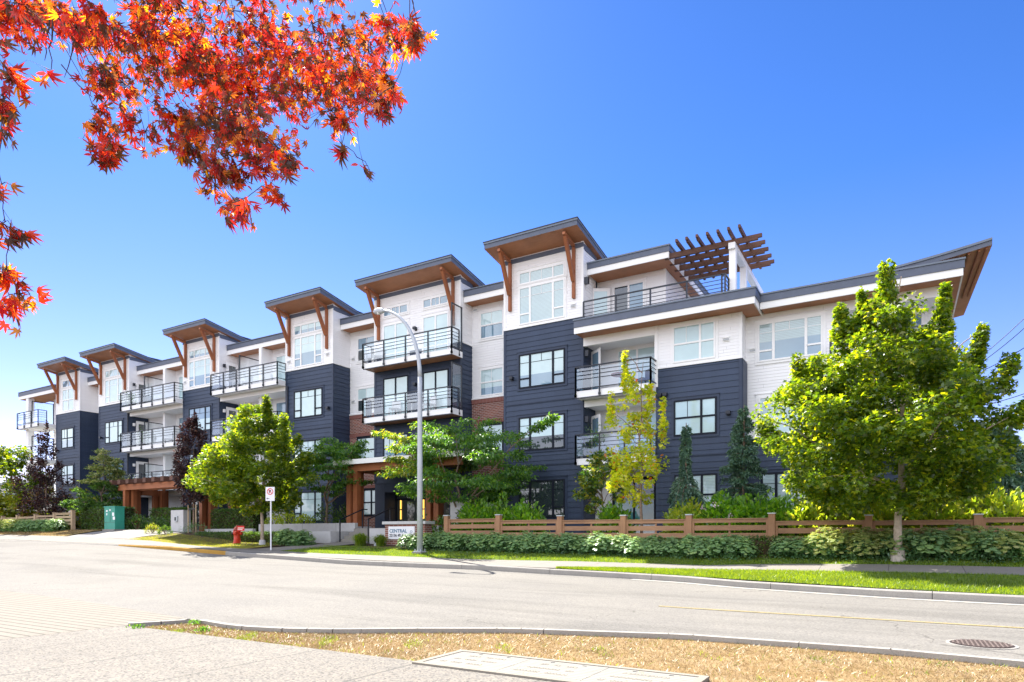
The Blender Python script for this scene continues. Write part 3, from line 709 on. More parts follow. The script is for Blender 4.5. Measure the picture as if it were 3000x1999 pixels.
bay(-16.45, -12.32, left=28.35); tri_stack(-15.62, 2.42, 27, {4: (G_SLAT, G_BLUE, .0), 3: (G_PALE, G_BLUE, .38), 2: (G_PALE, G_DARK, .40), 1: (G_DARK, G_DARK, .5)})
bay(-31.8, -27.9, left=28.35); tri_stack(-31.05, 2.35, 27, {4: (G_PALE, G_BLUE, .45), 3: (G_PALE, G_PALE, .5), 2: (G_PALE, G_PALE, .4), 1: (G_PALE, G_PALE, .5)})
bay(-42.0, -38.15, left=28.35); tri_stack(-41.3, 2.35, 27, {4: (G_PALE, G_BLUE, .4), 3: (G_BLUE, G_PALE, .5), 2: (G_BLUE, G_DARK, .5), 1: (G_DARK, G_DARK, .5)})
bay(-52.6, -48.55, left=28.35); tri_stack(-51.7, 2.35, 27, {4: (G_PALE, G_PALE, .5), 3: (G_PALE, G_PALE, .3), 2: (G_BLUE, G_DARK, .4), 1: (G_DARK, G_DARK, .5)})
bay(-59.05, -55.4, left=28.35)
window(-58.0, -56.2, 11.88, 12.48, 27, 'trans', WTRIM, WTRIM, (G_BLUE, G_BLUE, .5), (.5,), trim=.09)
window(-58.0, -56.2, 9.99, 11.76, 27, 'two', WTRIM, WTRIM, (G_PALE, G_PALE, .4), (.5,), trim=.07)
for z0, z1, pp in ((7.05, 8.62, (G_PALE, G_BLUE, .4)), (4.1, 5.68, (G_PALE, G_BLUE, .5)), (.9, 2.6, (G_DARK, G_TEAL, .5))):
    window(-58.15, -56.3, z0, z1, 27, 'two', BLACKV, NAVYD, pp, (.48,))
for x, z in ((-12.78, 10.45), (-28.3, 10.45), (-38.5, 10.45), (-48.9, 10.45), (-31.5, 10.45), (-41.75, 10.45)): vent(x, 27, z)
for x, z in ((-15.99, 7.5), (-52.2, 7.45), (-58.7, 6.9), (-16.05, 4.5), (-28.2, 7.3)): wlamp(x, 27, z)
wlamp(-28.15, 27, 4.3)
# recess r12, brick and white recesses r45 and r56
wall_piece(-55.4, -52.6, 28.35, [(-.4, 9.86, 'n'), (9.92, 11.95, 'w')])
for a, b in ((-27.9, -25.0), (-19.25, -16.45)):
    wall_piece(a, b, 28.35, [(-.4, 7.08, 'b'), (7.15, 12.0, 'w')])
    mb = MB(); mb.box(a, b, 28.27, 28.35, 7.08, 7.15, WTRIM)
    for z in (2.72, 5.74): mb.box(a + .001, b - .001, 28.30, 28.322, z, z + .22, SOLD)
    mb.box(a + .001, b - .001, 28.285, 28.319, 6.86, 7.07, SOLD); split_build(mb, "trim_band", BLD)
for x0, x1, a in ((-27.26, -25.05, 0), (-18.72, -16.46, 1)):
    window(x0, x1, 10.13, 11.52, 28.35, 'two', WTRIM, WTRIM, ((G_BLUE, G_DARK, .45), (G_PALE, G_BLUE, .5))[a], (.62,))
    window(x0, x1, 7.2, 8.6, 28.35, 'two', WTRIM, WTRIM, ((G_PALE, G_DARK, .5), (G_PALE, G_BLUE, .3))[a], (.62,), trim=.08)
    window(x0, x1, 4.25, 5.72, 28.319, 'two', BLACKV, BLACKV, (G_PALE, G_PALE, .5), (.62,), trim=.04)
    window(x0, x1, 1.2, 2.7, 28.319, 'two', BLACKV, BLACKV, ((G_PALE, G_PALE, .5), (G_DARK, G_DARK, .5))[a], (.5,), trim=.04)
for x, z in ((-27.6, 10.4), (-27.6, 7.9), (-19.0, 11.75)): vent(x, 28.35, z)
def recess_roof(x0, x1, yf, zt_=12.5, yb=33, wall_y=28.35):
    mb = MB()
    mb.box(x0, x1, yf, yb, zt_ - .30, zt_, SLATE); mb.box(x0, x1, yf - .03, yf, zt_ - .30, zt_ - .04, SLATE)
    mb.box(x0 - .0, x1, yf - .06, yb, zt_, zt_ + .04, CAP)
    mb.box(x0, x1, yf + .01, yf + .06, zt_ - .58, zt_ - .301, WTRIM)
    mb.box(x0, x1, yf + .061, wall_y + .3, zt_ - .56, zt_ - .5, SOFFIT)
    mb.build("roof", BLD)
for a, b in ((-55.4, -52.6), (-48.55, -42.0), (-38.15, -31.8), (-27.9, -25.0), (-19.25, -16.45)): recess_roof(a + .03, b, 27.55)
# entrance block with its two stacked balconies (b5)
wall_piece(-25.0, -19.25, 27.3, [(2.9, 9.86, 'n'), (9.92, 13.45, 'w')], 28.35, 28.35)
mb = MB(); flash(mb, -25.0, -19.25, 27.3, 9.86, 28.35)
mb.box(-25.02, -19.21, 27.25, 27.3, 13.0, 13.2, SLATE); mb.box(-19.249, -19.2, 27.302, 28.35, 12.9, 13.12, SLATE); split_build(mb, "trim_band", BLD)
bay_roof(-25.3, -18.95, 26.1)
for bx in (-24.66, -19.65): bracket(bx, 27.3)
for x0, x1 in ((-24.35, -22.6), (-21.62, -19.95)):
    window(x0, x1, 11.92, 12.42, 27.3, 'trans', WTRIM, WTRIM, (G_BLUE, G_BLUE, .5), (.33, .66), trim=.08)
    window(x0, x1, F4 + .03, 11.5, 27.3, 'slide', WTRIM, WTRIM, (G_PALE, G_PALE, .5), (.5,), name="sliding_door", trim=.08)
    window(x0, x1, F3 + .03, 8.6, 27.3, 'slide', BLACKV, NAVYD, (G_PALE, G_PALE, .5), (.5,), name="sliding_door", trim=.08)
    window(x0, x1, 4.0, 5.5, 27.3, 'two', BLACKV, NAVYD, (G_PALE, G_BLUE, .5), (.5,), trim=.06)
wlamp(-22.1, 27.3, 10.95); wlamp(-22.1, 27.3, 8.0)

def balcony(x0, x1, yf, yb, fl, n, left=True, right=True, soff=None, screen=None, half=False):
    """deck slab (part) > railing, glass_panel, privacy_screen"""
    mb = MB()
    mb.box(x0 + .02, x1 - .02, yf + .03, yb, fl - .24, fl, WTRIM)
    mb.box(x0, x1, yf, yf + .03, fl - .27, fl + .03, WTRIM)
    mb.box(x0, x0 + .02, yf + .031, yb, fl - .27, fl + .03, WTRIM); mb.box(x1 - .02, x1, yf + .031, yb, fl - .27, fl + .03, WTRIM)
    if soff: mb.box(x0 + .021, x1 - .021, yf + .031, yb, fl - .262, fl - .242, soff)
    mb.box(x0, x1, yf - .035, yf, fl - .30, fl - .255, BLACKM)
    deck = mb.build("balcony", BLD)
    r = MB(); gl = MB(); top = fl + 1.07; yr = yf - .05
    if half: yr = yf + .05
    def run(a, b, k):
        a = Vector(a); b = Vector(b); d = b - a
        r.beam(a + Vector((0, 0, top)), b + Vector((0, 0, top)), .06, .05, BLACKM)
        for zz in (.87, .70, .53): r.beam(a + Vector((0, 0, fl + zz)), b + Vector((0, 0, fl + zz)), .022, .022, BLACKM)
        r.beam(a + Vector((0, 0, fl + .12)), b + Vector((0, 0, fl + .12)), .035, .035, BLACKM)
        for i in range(k + 1):
            p = a + d * i / k
            r.box(p.x - .027, p.x + .027, p.y - .027, p.y + .027, fl - .20, top, BLACKM)
            r.box(p.x - .045, p.x + .045, p.y - .04, p.y + .04, fl - .235, fl - .12, BLACKM)
        nrm = Vector((-d.y, d.x, 0)).normalized() * .035
        ins = d.normalized() * .04
        gl.quad(a + nrm + ins + Vector((0, 0, fl + .14)), b + nrm - ins + Vector((0, 0, fl + .14)), b + nrm - ins + Vector((0, 0, fl + 1.0)), a + nrm + ins + Vector((0, 0, fl + 1.0)), CLEAR)
    run((x0 + .01, yr, 0), (x1 - .01, yr, 0), n)
    sd_ = max(1, round((yb - yf) / 1.3))
    if left: run((x0 + .01, min(yb, 26.98) if yb > 27 else yb, 0), (x0 + .01, yr, 0), 1)
    if right: run((x1 - .01, yr, 0), (x1 - .01, min(yb, 26.98) if yb > 27 else yb, 0), 1)
    r.build("railing", deck); gl.build("glass_panel", deck)
    if screen:
        s = MB(); xs, y0, y1, h = screen
        s.box(xs - .03, xs + .03, y0 - .03, y0 + .03, fl, fl + h, BLACKM); s.box(xs - .03, xs + .03, y1 - .03, y1 + .03, fl, fl + h, BLACKM)
        s.box(xs - .025, xs + .025, y0 + .03, y1 - .03, fl + h - .05, fl + h, BLACKM); s.box(xs - .02, xs + .02, y0 + .03, y1 - .03, fl + .1, fl + .14, BLACKM)
        s.quad((xs, y0 + .03, fl + .14), (xs, y1 - .03, fl + .14), (xs, y1 - .03, fl + h - .05), (xs, y0 + .03, fl + h - .05), CLEAR)
        s.build("privacy_screen", deck)
    return deck
balcony(-25.0, -19.1, 26.4, 27.27, F4, 4, soff=SOFFIT, screen=(-19.15, 26.42, 27.25, 2.3))
balcony(-25.0, -19.1, 26.4, 27.27, F3, 4, soff=SOFFIT, screen=(-19.15, 26.42, 27.25, 2.3))
# recessed double balconies
def recess(x0, x1):
    mb = MB(); yb = 28.4; m = (x0 + x1) / 2 + .1
    lap_front(mb, m, x1, yb, -.4, 12.0, PW, LW, WHITE)
    lap_front(mb, x0, m, yb, -.4, 12.0, PW, LW, WHITE)
    mb.box(x0, x1, yb + .01, 42, -.5, 12.0, NAVYD)
    # party fin between the two homes, deck by deck
    for f in (F2, F3, F4):
        mb.box(m - .12, m + .12, 27.55, yb - .001, f + .01, f + (2.64 if f == F4 else 2.66), WTRIM)
    mb.build("wall", BLD)
    # ceiling beams under each deck
    b = MB()
    for f in (F2, F3, F4):
        b.box(x0 + .03, x1 - .03, 27.0, 27.25, f - .52, f - .262, WTRIM)
        b.box(x0 + .04, x1 - .001, 27.251, yb - .02, f - .50, f - .262, WTRIM)
    split_build(b, "ceiling_beam", BLD)
    # storeys below the first deck: parkade opening
    for f in (F2, F3, F4):
        balcony(x0 + .0, x1, 26.4, 28.38, f, 5 if f else 5, screen=(m - .6, 26.5, 28.2, 2.0 if f == F4 else 1.75))
        # pale door in the return wall of the left bay and sliding door behind
        d = MB(); xx = x0 + .03
        d.box(xx - .005, xx + .045, 27.45, 28.3, f + .02, f + 2.15, WTRIM); d.box(xx + .046, xx + .05, 27.62, 28.13, f + .3, f + 1.95, G_DARK)
        d.build("door", BLD)
        window(m + .5, x1 - .5, f + .05, f + 2.2, yb, 'slide', WTRIM, WTRIM, (G_BLUE if f == F3 else G_PALE, G_PALE, .5), (.5,), name="sliding_door", trim=.08)
    for f in (F2, F3, F4):
        l = MB(); xx = x0 + .03; l.box(xx, xx + .12, 27.2, 27.34, f + 1.75, f + 1.95, BLACKM if f == F4 else WTRIM); l.build("wall_light", BLD)
recess(-48.5, -42.0); recess(-38.1, -31.8)
# downpipes
for x, y0 in ((-48.62, 26.93), (-31.62, 26.93)):
    mb = MB(); mb.tube([(x, y0, 9.0), (x, y0, -.2)], .05, 8, BLACKM); mb.build("downpipe", BLD)

# ---- three storey block with the roof terrace (B)
bx0, bx1 = -12.3, -8.95
RB = 28.35
wall_piece(-8.95, -5.47, 27, [(-.4, 7.05, 'n'), (7.11, 9.0, 'w')], 27.86)
mb = MB(); flash(mb, -8.95, -5.47, 27, 7.05, 27.86); mb.box(-9.0, -8.86, 26.95, 27.1, 6.3, 8.98, WTRIM)
mb.box(-8.96, -5.45, 26.95, 27, 3.31, 3.365, NAVYD); split_build(mb, "trim_band", BLD)
window(-8.22, -6.47, 7.2, 8.72, 27, 'two', WTRIM, WTRIM, (G_PALE, G_PALE, .5), (.65,))
window(-8.17, -6.42, 4.15, 5.64, 27, 'two', BLACKV, NAVYD, (G_PALE, G_PALE, .5), (.65,))
window(-8.15, -6.40, .85, 2.55, 27, 'two', BLACKV, NAVYD, (G_SLAT, G_PALE, .35), (.65,))
wlamp(-8.75, 27, 5.9); wlamp(-8.52, 27, 5.9); vent(-6.05, 27, 7.9); wlamp(-5.95, 27, 4.9); wlamp(-8.6, 27, 2.95)
mb = MB()
lap_front(mb, bx0, bx1, RB, -.4, 9.0, PW, LW, WHITE)
mb.box(bx0, bx1, RB + .01, 42, -.5, 9.0, NAVYD)
lap_side(mb, bx1, 27.1, RB, -.4, 9.0, PW, LW, WHITE, -1)
mb.build("wall", BLD)
mb = MB(); mb.box(bx0 + .01, bx1 - .06, 26.96, 27.16, 8.52, 8.9, WTRIM); mb.box(bx0 + .01, bx1 - .02, 27.161, RB - .02, 8.6, 8.88, WTRIM)
for f in (F2, F3): mb.box(bx0 + .04, bx1 - .03, 27.0, 27.25, f - .55, f - .262, WTRIM); mb.box(bx0 + .04, bx1 - .03, 27.251, RB - .02, f - .5, f - .262, WTRIM)
split_build(mb, "ceiling_beam", BLD)
for f in (F2, F3):
    balcony(bx0 - .05, bx1 + .02, 26.3, RB - .02, f, 3)
    window(-11.2, -9.3, f + .05, f + 2.15, RB, 'slide', WTRIM, WTRIM, (G_PALE, G_BLUE, .3), (.5,), name="sliding_door", trim=.08)
    d = MB(); M = Matrix.Translation((bx0 + .06, 27.75, f)) @ Matrix.Rotation(R(-38), 4, 'Z')
    d.box(0, .82, -.02, .02, .03, 2.1, WTRIM, M); d.box(.14, .68, -.026, .026, .3, 1.95, G_BLUE, M); d.build("door", BLD)
    wl = MB(); wl.box(bx0 + .03, bx0 + .2, 27.05, 27.2, f + 1.75, f + 2.02, BLACKM); wl.build("wall_light", BLD)
window(-11.4, -9.4, .6, 2.6, RB, 'slide', BLACKV, BLACKV, (G_DARK, G_TEAL, .5), (.5,), name="sliding_door", trim=.05)
# roof of B
def flat_roof(x0, x1, yf, yb, zt_, dark, wh, wall_y, right=False, name="roof"):
    mb = MB()
    mb.box(x0, x1, yf, yb, zt_ - dark, zt_, SLATE)
    mb.box(x0 - .03, x1 + .03, yf - .035, yb, zt_ - .03, zt_ + .03, CAP)
    mb.box(x0 + .0, x1 - .04, yf + .03, yf + .08, zt_ - dark - wh, zt_ - dark - .001, WTRIM)
    if right: mb.box(x1 - .09, x1 - .04, yf + .081, yb - .1, zt_ - dark - wh, zt_ - dark - .001, WTRIM)
    mb.box(x0 + .02, x1 - .091, yf + .081, yb, zt_ - dark - wh + .03, zt_ - dark - wh + .08, SOFFIT)
    return mb.build(name, BLD)
flat_roof(-12.36, -4.77, 26.1, 34, 9.45, .33, .26, 27, True)
flat_roof(-4.78, 1.83, 27.05, 40, 9.46, .31, .26, 27.86, True)
# terrace parapet and rail
mb = MB(); mb.box(-12.25, -5.75, 26.72, 26.86, 9.48, 9.66, WTRIM); mb.box(-5.89, -5.75, 26.861, 33, 9.48, 9.66, WTRIM)
par = mb.build("parapet", BLD)
r = MB(); xs = np.linspace(-12.2, -6.05, 5); yr = 26.79
for z, w in ((10.44, .06), (10.24, .025), (10.08, .025), (9.92, .025), (9.78, .03)):
    r.beam((-12.2, yr, z), (-6.05, yr, z), w, w * .9, BLACKM); r.beam((-6.05, yr, z), (-6.05, 27.4, z), w, w * .9, BLACKM)
for x in xs: r.box(x - .03, x + .03, yr - .03, yr + .03, 9.661, 10.44, BLACKM)
r.box(-6.08, -6.02, 27.37, 27.43, 9.661, 10.44, BLACKM); r.box(-6.21, -6.15, yr - .03, yr + .03, 9.661, 10.44, BLACKM)
r.build("railing", par)
# penthouse
mb = MB(); lap_front(mb, -12.4, -9.05, 28.6, 9.4, 12.0, PW, LW, WHITE); lap_side(mb, -9.05, 28.6, 36, 9.4, 12.0, PW, LW, WHITE)
mb.box(-9.14, -9.02, 28.56, 28.69, 9.4, 11.9, WTRIM); mb.box(-12.4, -9.06, 28.61, 36, 9.3, 12.0, WTRIM); mb.build("wall", BLD)
flat_roof(-12.3, -8.5, 27.4, 35, 12.40, .27, .26, 28.6, True)
window(-11.5, -10.0, 9.6, 11.55, 28.6, 'slide', WTRIM, WTRIM, (G_DARK, G_DARK, .5), (.5,), name="sliding_door", trim=.09)
d = MB(); d.quad((-10.7, 28.548, 9.65), (-10.05, 28.548, 9.65), (-10.05, 28.548, 11.48), (-10.7, 28.548, 11.48), G_BLUE); d.build("pane", BLD)
d = MB(); M = Matrix.Translation((-11.62, 28.5, 9.5)) @ Matrix.Rotation(R(-152), 4, 'Z')
d.box(0, .9, -.02, .02, .03, 2.0, WTRIM, M); d.box(.15, .75, -.026, .026, .3, 1.85, G_PALE, M); d.build("door", BLD)
wl = MB(); wl.box(-12.29, -12.1, 27.05, 27.2, 11.35, 11.65, BLACKM); wl.build("wall_light", BLD)
window(-9.0, -8.99, 9.9, 9.95, 28.9, 'none', WTRIM, WTRIM, (G_BLUE, G_BLUE, .5), trim=0) if False else None
# roof pergola
PG = MB()
PG.box(-6.04, -5.78, 27.3, 33.6, 11.62, 11.86, WTRIM)
for y in (27.55, 29.6, 32.4): PG.box(-6.04, -5.78, y - .13, y + .13, 9.5, 11.62, WTRIM)
pg = PG.build("pergola_frame", BLD)
q = MB()
for y in (27.6, 28.3, 29.05, 29.8, 30.5): q.box(-8.75, -4.95, y - .055, y + .055, 11.862, 12.08, PERG); q.box(-4.95, -4.80, y - .055, y + .055, 11.94, 12.08, PERG)
q.build("beam", pg)
q = MB()
for x in np.linspace(-8.0, -5.5, 7): q.box(x - .045, x + .045, 26.85, 31.3, 12.081, 12.25, PERG); q.box(x - .045, x + .045, 26.72, 26.85, 12.13, 12.25, PERG)
q.build("rafter", pg)

# ---- right wing (A) with corner balcony and swept roof
wall_piece(-5.47, -2.05, 27.86, [(-.4, 3.92, 'n'), (3.98, 9.0, 'w')], None)
mb = MB(); flash(mb, -5.47, -2.05, 27.86, 3.92); mb.box(-2.1, -1.96, 27.8, 27.95, 3.3, 8.98, WTRIM)
mb.box(-5.44, -5.40, 27.0, 27.8, -.3, 7.0, NAVYD); split_build(mb, "trim_band", BLD)
window(-5.0, -2.62, 7.0, 8.56, 27.86, 'tri', WTRIM, WTRIM, (G_SLAT, G_BLUE, .5))
window(-4.97, -2.6, 4.05, 5.6, 27.86, 'tri', WTRIM, WTRIM, (G_SLAT, G_PALE, .5))
window(-4.87, -2.6, .85, 2.55, 27.86, 'tri', BLACKV, NAVYD, (G_SLAT, G_SLAT, .5))
vent(-5.2, 27.86, 7.55); wlamp(-5.2, 27.86, 4.5)
mb = MB(); lap_front(mb, -2.0, 1.4, 29.6, -.4, 9.0, PW, LW, WHITE); mb.box(-2.05, 1.38, 29.62, 42, -.5, 9.0, NAVYD)
lap_side(mb, -2.05, 27.9, 29.6, 3.9, 9.0, PW, LW, WHITE, 1); lap_front(mb, -2.0, 1.4, 27.9, -.4, 3.0, PN, LN, NAVY)
mb.box(-2.05, 1.38, 27.91, 29.6, -.5, 3.0, NAVYD); lap_side(mb, 1.4, 29.6, 42, -.4, 9.0, PW, LW, WHITE)
mb.build("wall", BLD)
mb = MB(); mb.box(1.15, 1.41, 27.86, 28.12, 3.2, 8.9, WTRIM); mb.box(-2.0, 1.15, 27.88, 28.1, 8.55, 8.92, WTRIM); mb.box(-2.0, 1.15, 28.101, 29.58, 8.62, 8.9, WTRIM)
for f in (F2, F3): mb.box(-2.0, 1.14, 27.9, 28.1, f - .5, f - .262, WTRIM)
mb.build("corner_post", BLD)
for f in (F2, F3):
    balcony(-2.3, 1.5, 27.3, 29.58, f, 3)
    window(-1.4, .7, f + .05, f + 2.2, 29.6, 'slide', WTRIM, WTRIM, (G_BLUE, G_BLUE, .5), (.5,), name="sliding_door", trim=.08)
window(-1.35, -.4, 1.0, 1.75, 27.9, 'slide', BLACKV, NAVYD, (G_TEAL, G_TEAL, .5), (.5,), trim=.06)
# swept roof
mb = MB(); xs = np.linspace(-2.4, 2.6, 18); zz = lambda x: 9.5 + .50 * max(0, (x + 2.4) / 5.0) ** 1.7
for i in range(17):
    a, b = xs[i], xs[i + 1]
    for (y0, y1, t0, t1, m, bm) in ((27.16, 39, -.22, -.06, SLATE, SOFFIT), (27.12, 39.05, -.059, .02, CAP, CAP)):
        # the slab climbs a little towards the back
        up = .09
        A, B = zz(a), zz(b)
        vs = [(a, y0, A + t0), (b, y0, B + t0), (b, y1, B + t0 + up * (y1 - y0)), (a, y1, A + t0 + up * (y1 - y0)), (a, y0, A + t1), (b, y0, B + t1), (b, y1, B + t1 + up * (y1 - y0)), (a, y1, A + t1 + up * (y1 - y0))]
        mb.add(vs, [(0, 3, 2, 1)], bm); mb.add(vs, [(4, 5, 6, 7), (0, 1, 5, 4), (2, 3, 7, 6)] + ([(1, 2, 6, 5)] if i == 16 else []), m)
for x in (1.95, 2.25, 2.45):
    mb.beam((x, 27.25, zz(x) - .25), (x, 34.5, zz(x) - .25 + .09 * 7.2), .05, .06, TIMBERX)
mb.build("roof", BLD)
# ---- far left end: corner with balcony (X -64..-59)
wall_piece(-62.6, -59.05, 28.4, [(-.4, 12.0, 'w')], None)
recess_roof(-65.3, -59.06, 26.9, 12.3, 33, 28.4)
mb = MB(); mb.box(-64.1, -63.65, 26.95, 27.4, -.2, 11.75, WTRIM); mb.build("corner_post", BLD)
for f in (F2, F3, F4): balcony(-64.2, -60.6, 26.4, 28.38, f, 3, screen=(-62.2, 26.6, 28.2, 2.0))
window(-60.5, -59.6, 9.7, 11.4, 28.4, 'two', WTRIM, WTRIM, (G_PALE, G_PALE, .5), (.5,)); window(-60.3, -59.5, 6.9, 8.6, 28.4, 'slide', BLACKV, WTRIM, (G_DARK, G_DARK, .5), (.5,))
window(-60.3, -59.5, 3.9, 5.6, 28.4, 'slide', BLACKV, WTRIM, (G_PALE, G_DARK, .5), (.5,))
# ---- entrance: brick, dark piers, glazed lobby
wall_piece(-27.9, -24.9, 28.36, [(-.3, -.2, 'b')], core=False)
mb = MB()
mb.box(-25.0, -24.3, 27.3, 28.34, -.3, 2.9, NAVYD); mb.box(-19.95, -19.25, 27.3, 28.34, -.3, 2.9, NAVYD)
mb.box(-24.3, -19.95, 28.6, 42, -.3, 2.9, NAVYD); mb.build("wall", BLD)
e = MB()
for x in (-24.28, -22.75, -21.35, -20.0): e.box(x - .045, x + .045, 28.2, 28.32, F1 - .1, 2.9, BLACKV)
e.box(-24.28, -20.0, 28.2, 28.32, 2.0, 2.1, BLACKV); e.box(-24.28, -20.0, 28.2, 28.32, 2.84, 2.9, BLACKV)
lb = e.build("lobby_glazing", BLD)
e = MB(); e.quad((-24.25, 28.26, F1), (-20.02, 28.26, F1), (-20.02, 28.26, 2.85), (-24.25, 28.26, 2.85), glassmat("lobby_glass", (.06, .075, .07), spec=.8, coat=.6)); e.build("pane", lb)
for x in (-23.95, -22.35):
    e = MB(); e.box(x - .035, x + .035, 28.215, 28.248, .95, 1.45, LAMPG); e.box(x - .035, x + .035, 28.215, 28.248, 1.52, 2.0, LAMPG)
    e.build("lobby_lamp", lb)
# canopy
CN = MB()
def slope_slab(mb, x0, x1, y0, y1, za, zb2, th, mat, bot):
    vs = [(x0, y0, za - th), (x1, y0, za - th), (x1, y1, zb2 - th), (x0, y1, zb2 - th), (x0, y0, za), (x1, y0, za), (x1, y1, zb2), (x0, y1, zb2)]
    mb.add(vs, [(0, 3, 2, 1)], bot); mb.add(vs, [(4, 5, 6, 7), (0, 1, 5, 4), (1, 2, 6, 5), (2, 3, 7, 6), (3, 0, 4, 7)], mat)
slope_slab(CN, -25.0, -16.9, 24.2, 27.25, 3.86, 4.35, .06, ROOFM, ROOFM)
slope_slab(CN, -25.0, -16.9, 24.17, 24.23, 3.855, 3.86, .24, WTRIM, WTRIM)
slope_slab(CN, -24.98, -16.92, 24.25, 27.24, 3.79, 4.28, .12, WTRIM, SOFFIT)
can = CN.build("entrance_canopy", BLD)
q = MB(); q.box(-24.7, -17.3, 24.5, 24.75, 3.28, 3.66, TIMBERX); q.box(-24.2, -23.95, 24.76, 27.2, 3.3, 3.6, TIMBERX); q.box(-18.6, -18.35, 24.76, 27.2, 3.3, 3.6, TIMBERX); q.build("beam", can)
for cx in (-24.0, -18.9):
    for ox, oy in ((-.23, 0), (.23, 0), (0, .45)):
        q = MB(); q.box(cx + ox - .14, cx + ox + .14, 24.5 + oy, 24.78 + oy, .5, 3.28, TIMBER); q.build("column", can)
    q = MB(); q.box(cx - .5, cx + .5, 24.35, 25.4, -.1, .5, CONCW); q.build("column_base", can)
# parkade opening dark wall under the balconies and forecourt landing
mb = MB(); mb.box(-22.95, -20.72, 23.75, 28.2, -.3, F1 - .02, CONCN); mb.box(-25.6, -22.95, 23.95, 28.2, -.3, F1 - .02, CONCN); mb.box(-20.48, -19.0, 23.95, 28.2, -.3, F1 - .02, CONCN); mb.build("landing", BLD)
# ---------------------------------------------------------------- site: walls, steps, pergola, fence
def thing_mesh(mb, name, label, catg, group=None, smooth=False):
    o = mb.build(name, None, smooth); return tag(o, label, catg, group)
st = empty("entrance_steps", (-21.6, 22.5, -.3), "pale concrete entrance steps between low walls leading up to the lobby", "steps")
mb = MB()
for i in range(4): mb.box(-22.75, -20.75, 22.4 + i * .32, 23.75, -.35 + (0 if i == 0 else (i) * .17 - .17 + .002), -.30 + (i + 1) * .17, CONCN)
mb.build("tread", st)
for x in (-22.62, -20.85):
    h = MB(); h.box(x - .025, x + .025, 22.3, 22.35, zv(x, 22.3), .78, BLACKM); h.box(x - .025, x + .025, 23.8, 23.85, .2, 1.32, BLACKM)
    h.beam((x, 22.32, .78), (x, 23.83, 1.32), .05, .05, BLACKM); h.beam((x, 23.83, 1.32), (x, 24.15, 1.32), .05, .05, BLACKM); h.build("handrail", st)
mb = MB(); mb.box(-28.2, -23.0, 22.1, 22.3, -.6, .24, CONCW); mb.box(-23.2, -23.0, 22.3, 23.65, -.6, .24, CONCW)
mb.box(-28.19, -23.21, 22.301, 23.6, -.6, .12, SOIL)
thing_mesh(mb, "retaining_wall", "lower pale concrete retaining wall left of the entrance steps", "wall")
mb = MB(); mb.box(-34.4, -30.2, 23.4, 23.6, -.3, .42, CONCW); thing_mesh(mb, "retaining_wall", "low grey concrete planter wall behind the box hedge, near the dark pergola posts", "wall")
mb = MB(); mb.box(-30.1, -23.0, 23.7, 23.9, -.3, .66, CONCW); mb.box(-30.1, -25.7, 23.901, 26.9, -.3, .5, SOIL); mb.box(-26.9, -26.6, 23.65, 23.699, .05, .18, BLACKM)
thing_mesh(mb, "retaining_wall", "upper concrete planter wall with green shrubs on it left of the entrance", "wall")
mb = MB(); mb.box(-20.7, -20.5, 22.25, 24.4, -.6, .36, CONCW); mb.box(-20.499, -19.3, 22.25, 22.45, -.6, .36, CONCW)
thing_mesh(mb, "retaining_wall", "short concrete wall right of the entrance steps beside the brick sign", "wall")
def textmesh(s, size, mat, extr=.004):
    cu = bpy.data.curves.new("lettering", 'FONT'); cu.body = s; cu.size = size; cu.extrude = extr; cu.align_x = 'LEFT'; cu.offset = size * .022
    ob = bpy.data.objects.new("tmp", cu); COL.objects.link(ob)
    dg = bpy.context.evaluated_depsgraph_get(); me = bpy.data.meshes.new_from_object(ob.evaluated_get(dg))
    bpy.data.objects.remove(ob); me.materials.clear(); me.materials.append(mat); me.name = "lettering"; return me
def put_text(s, size, mat, loc, parent, rot=(R(90), 0, 0), sx=1.0, name="lettering"):
    me = textmesh(s, size, mat); M = Matrix.Translation(loc) @ Matrix.Rotation(rot[2], 4, 'Z') @ Matrix.Rotation(rot[0], 4, 'X') @ Matrix.Scale(sx, 4, (1, 0, 0))
    me.transform(M); return link(name, me, parent)
# brick sign
sg = empty("brick_sign", (-18.1, 21.6, -.4), "red brick garden sign wall with a white plate reading CENTRAL 22136 49 Ave", "sign")
mb = MB(); mb.box(-19.2, -17.05, 21.6, 22.1, -.7, .52, BRICK); mb.build("brick_wall", sg)
mb = MB(); mb.box(-19.3, -16.95, 21.52, 22.18, .52, .64, CONCW); mb.build("coping", sg)
mb = MB(); mb.box(-18.98, -17.55, 21.56, 21.598, -.12, .42, SIGNW); pl = mb.build("plate", sg)
put_text("CENTRAL", .205, SIGNBL, (-18.92, 21.556, .165), pl, sx=1.08)
put_text("22136 49 Ave", .165, SIGNB, (-18.92, 21.556, -.01), pl, sx=1.0)
mb = MB()
for k in range(8):
    a0 = k * math.pi / 4; a1 = a0 + math.pi / 4
    mb.beam((-17.72 + .05 * math.cos(a0), 21.555, .2 + .05 * math.sin(a0)), (-17.72 + .05 * math.cos(a1), 21.555, .2 + .05 * math.sin(a1)), .012, .012, SIGNBL, (0, 1, 0))
mb.build("emblem", pl)
for i, x in enumerate((-19.35, -17.9)):
    mb = MB(); y = 21.2; z = zv(x, y)
    mb.lathe(x, y, [(z, .09), (z + .06, .10), (z + .09, .05), (z + .16, .04)], 12, GREY); mb.tube([(x, y, z + .16), (x, y - .05, z + .22), (x, y + .1, z + .30)], [.05, .07, .075], 12, BLACKM)
    thing_mesh(mb, "garden_spotlight", ("small ground spotlight left of the brick sign among tufts of grass", "small ground spotlight right below the brick sign plate")[i], "spotlight")
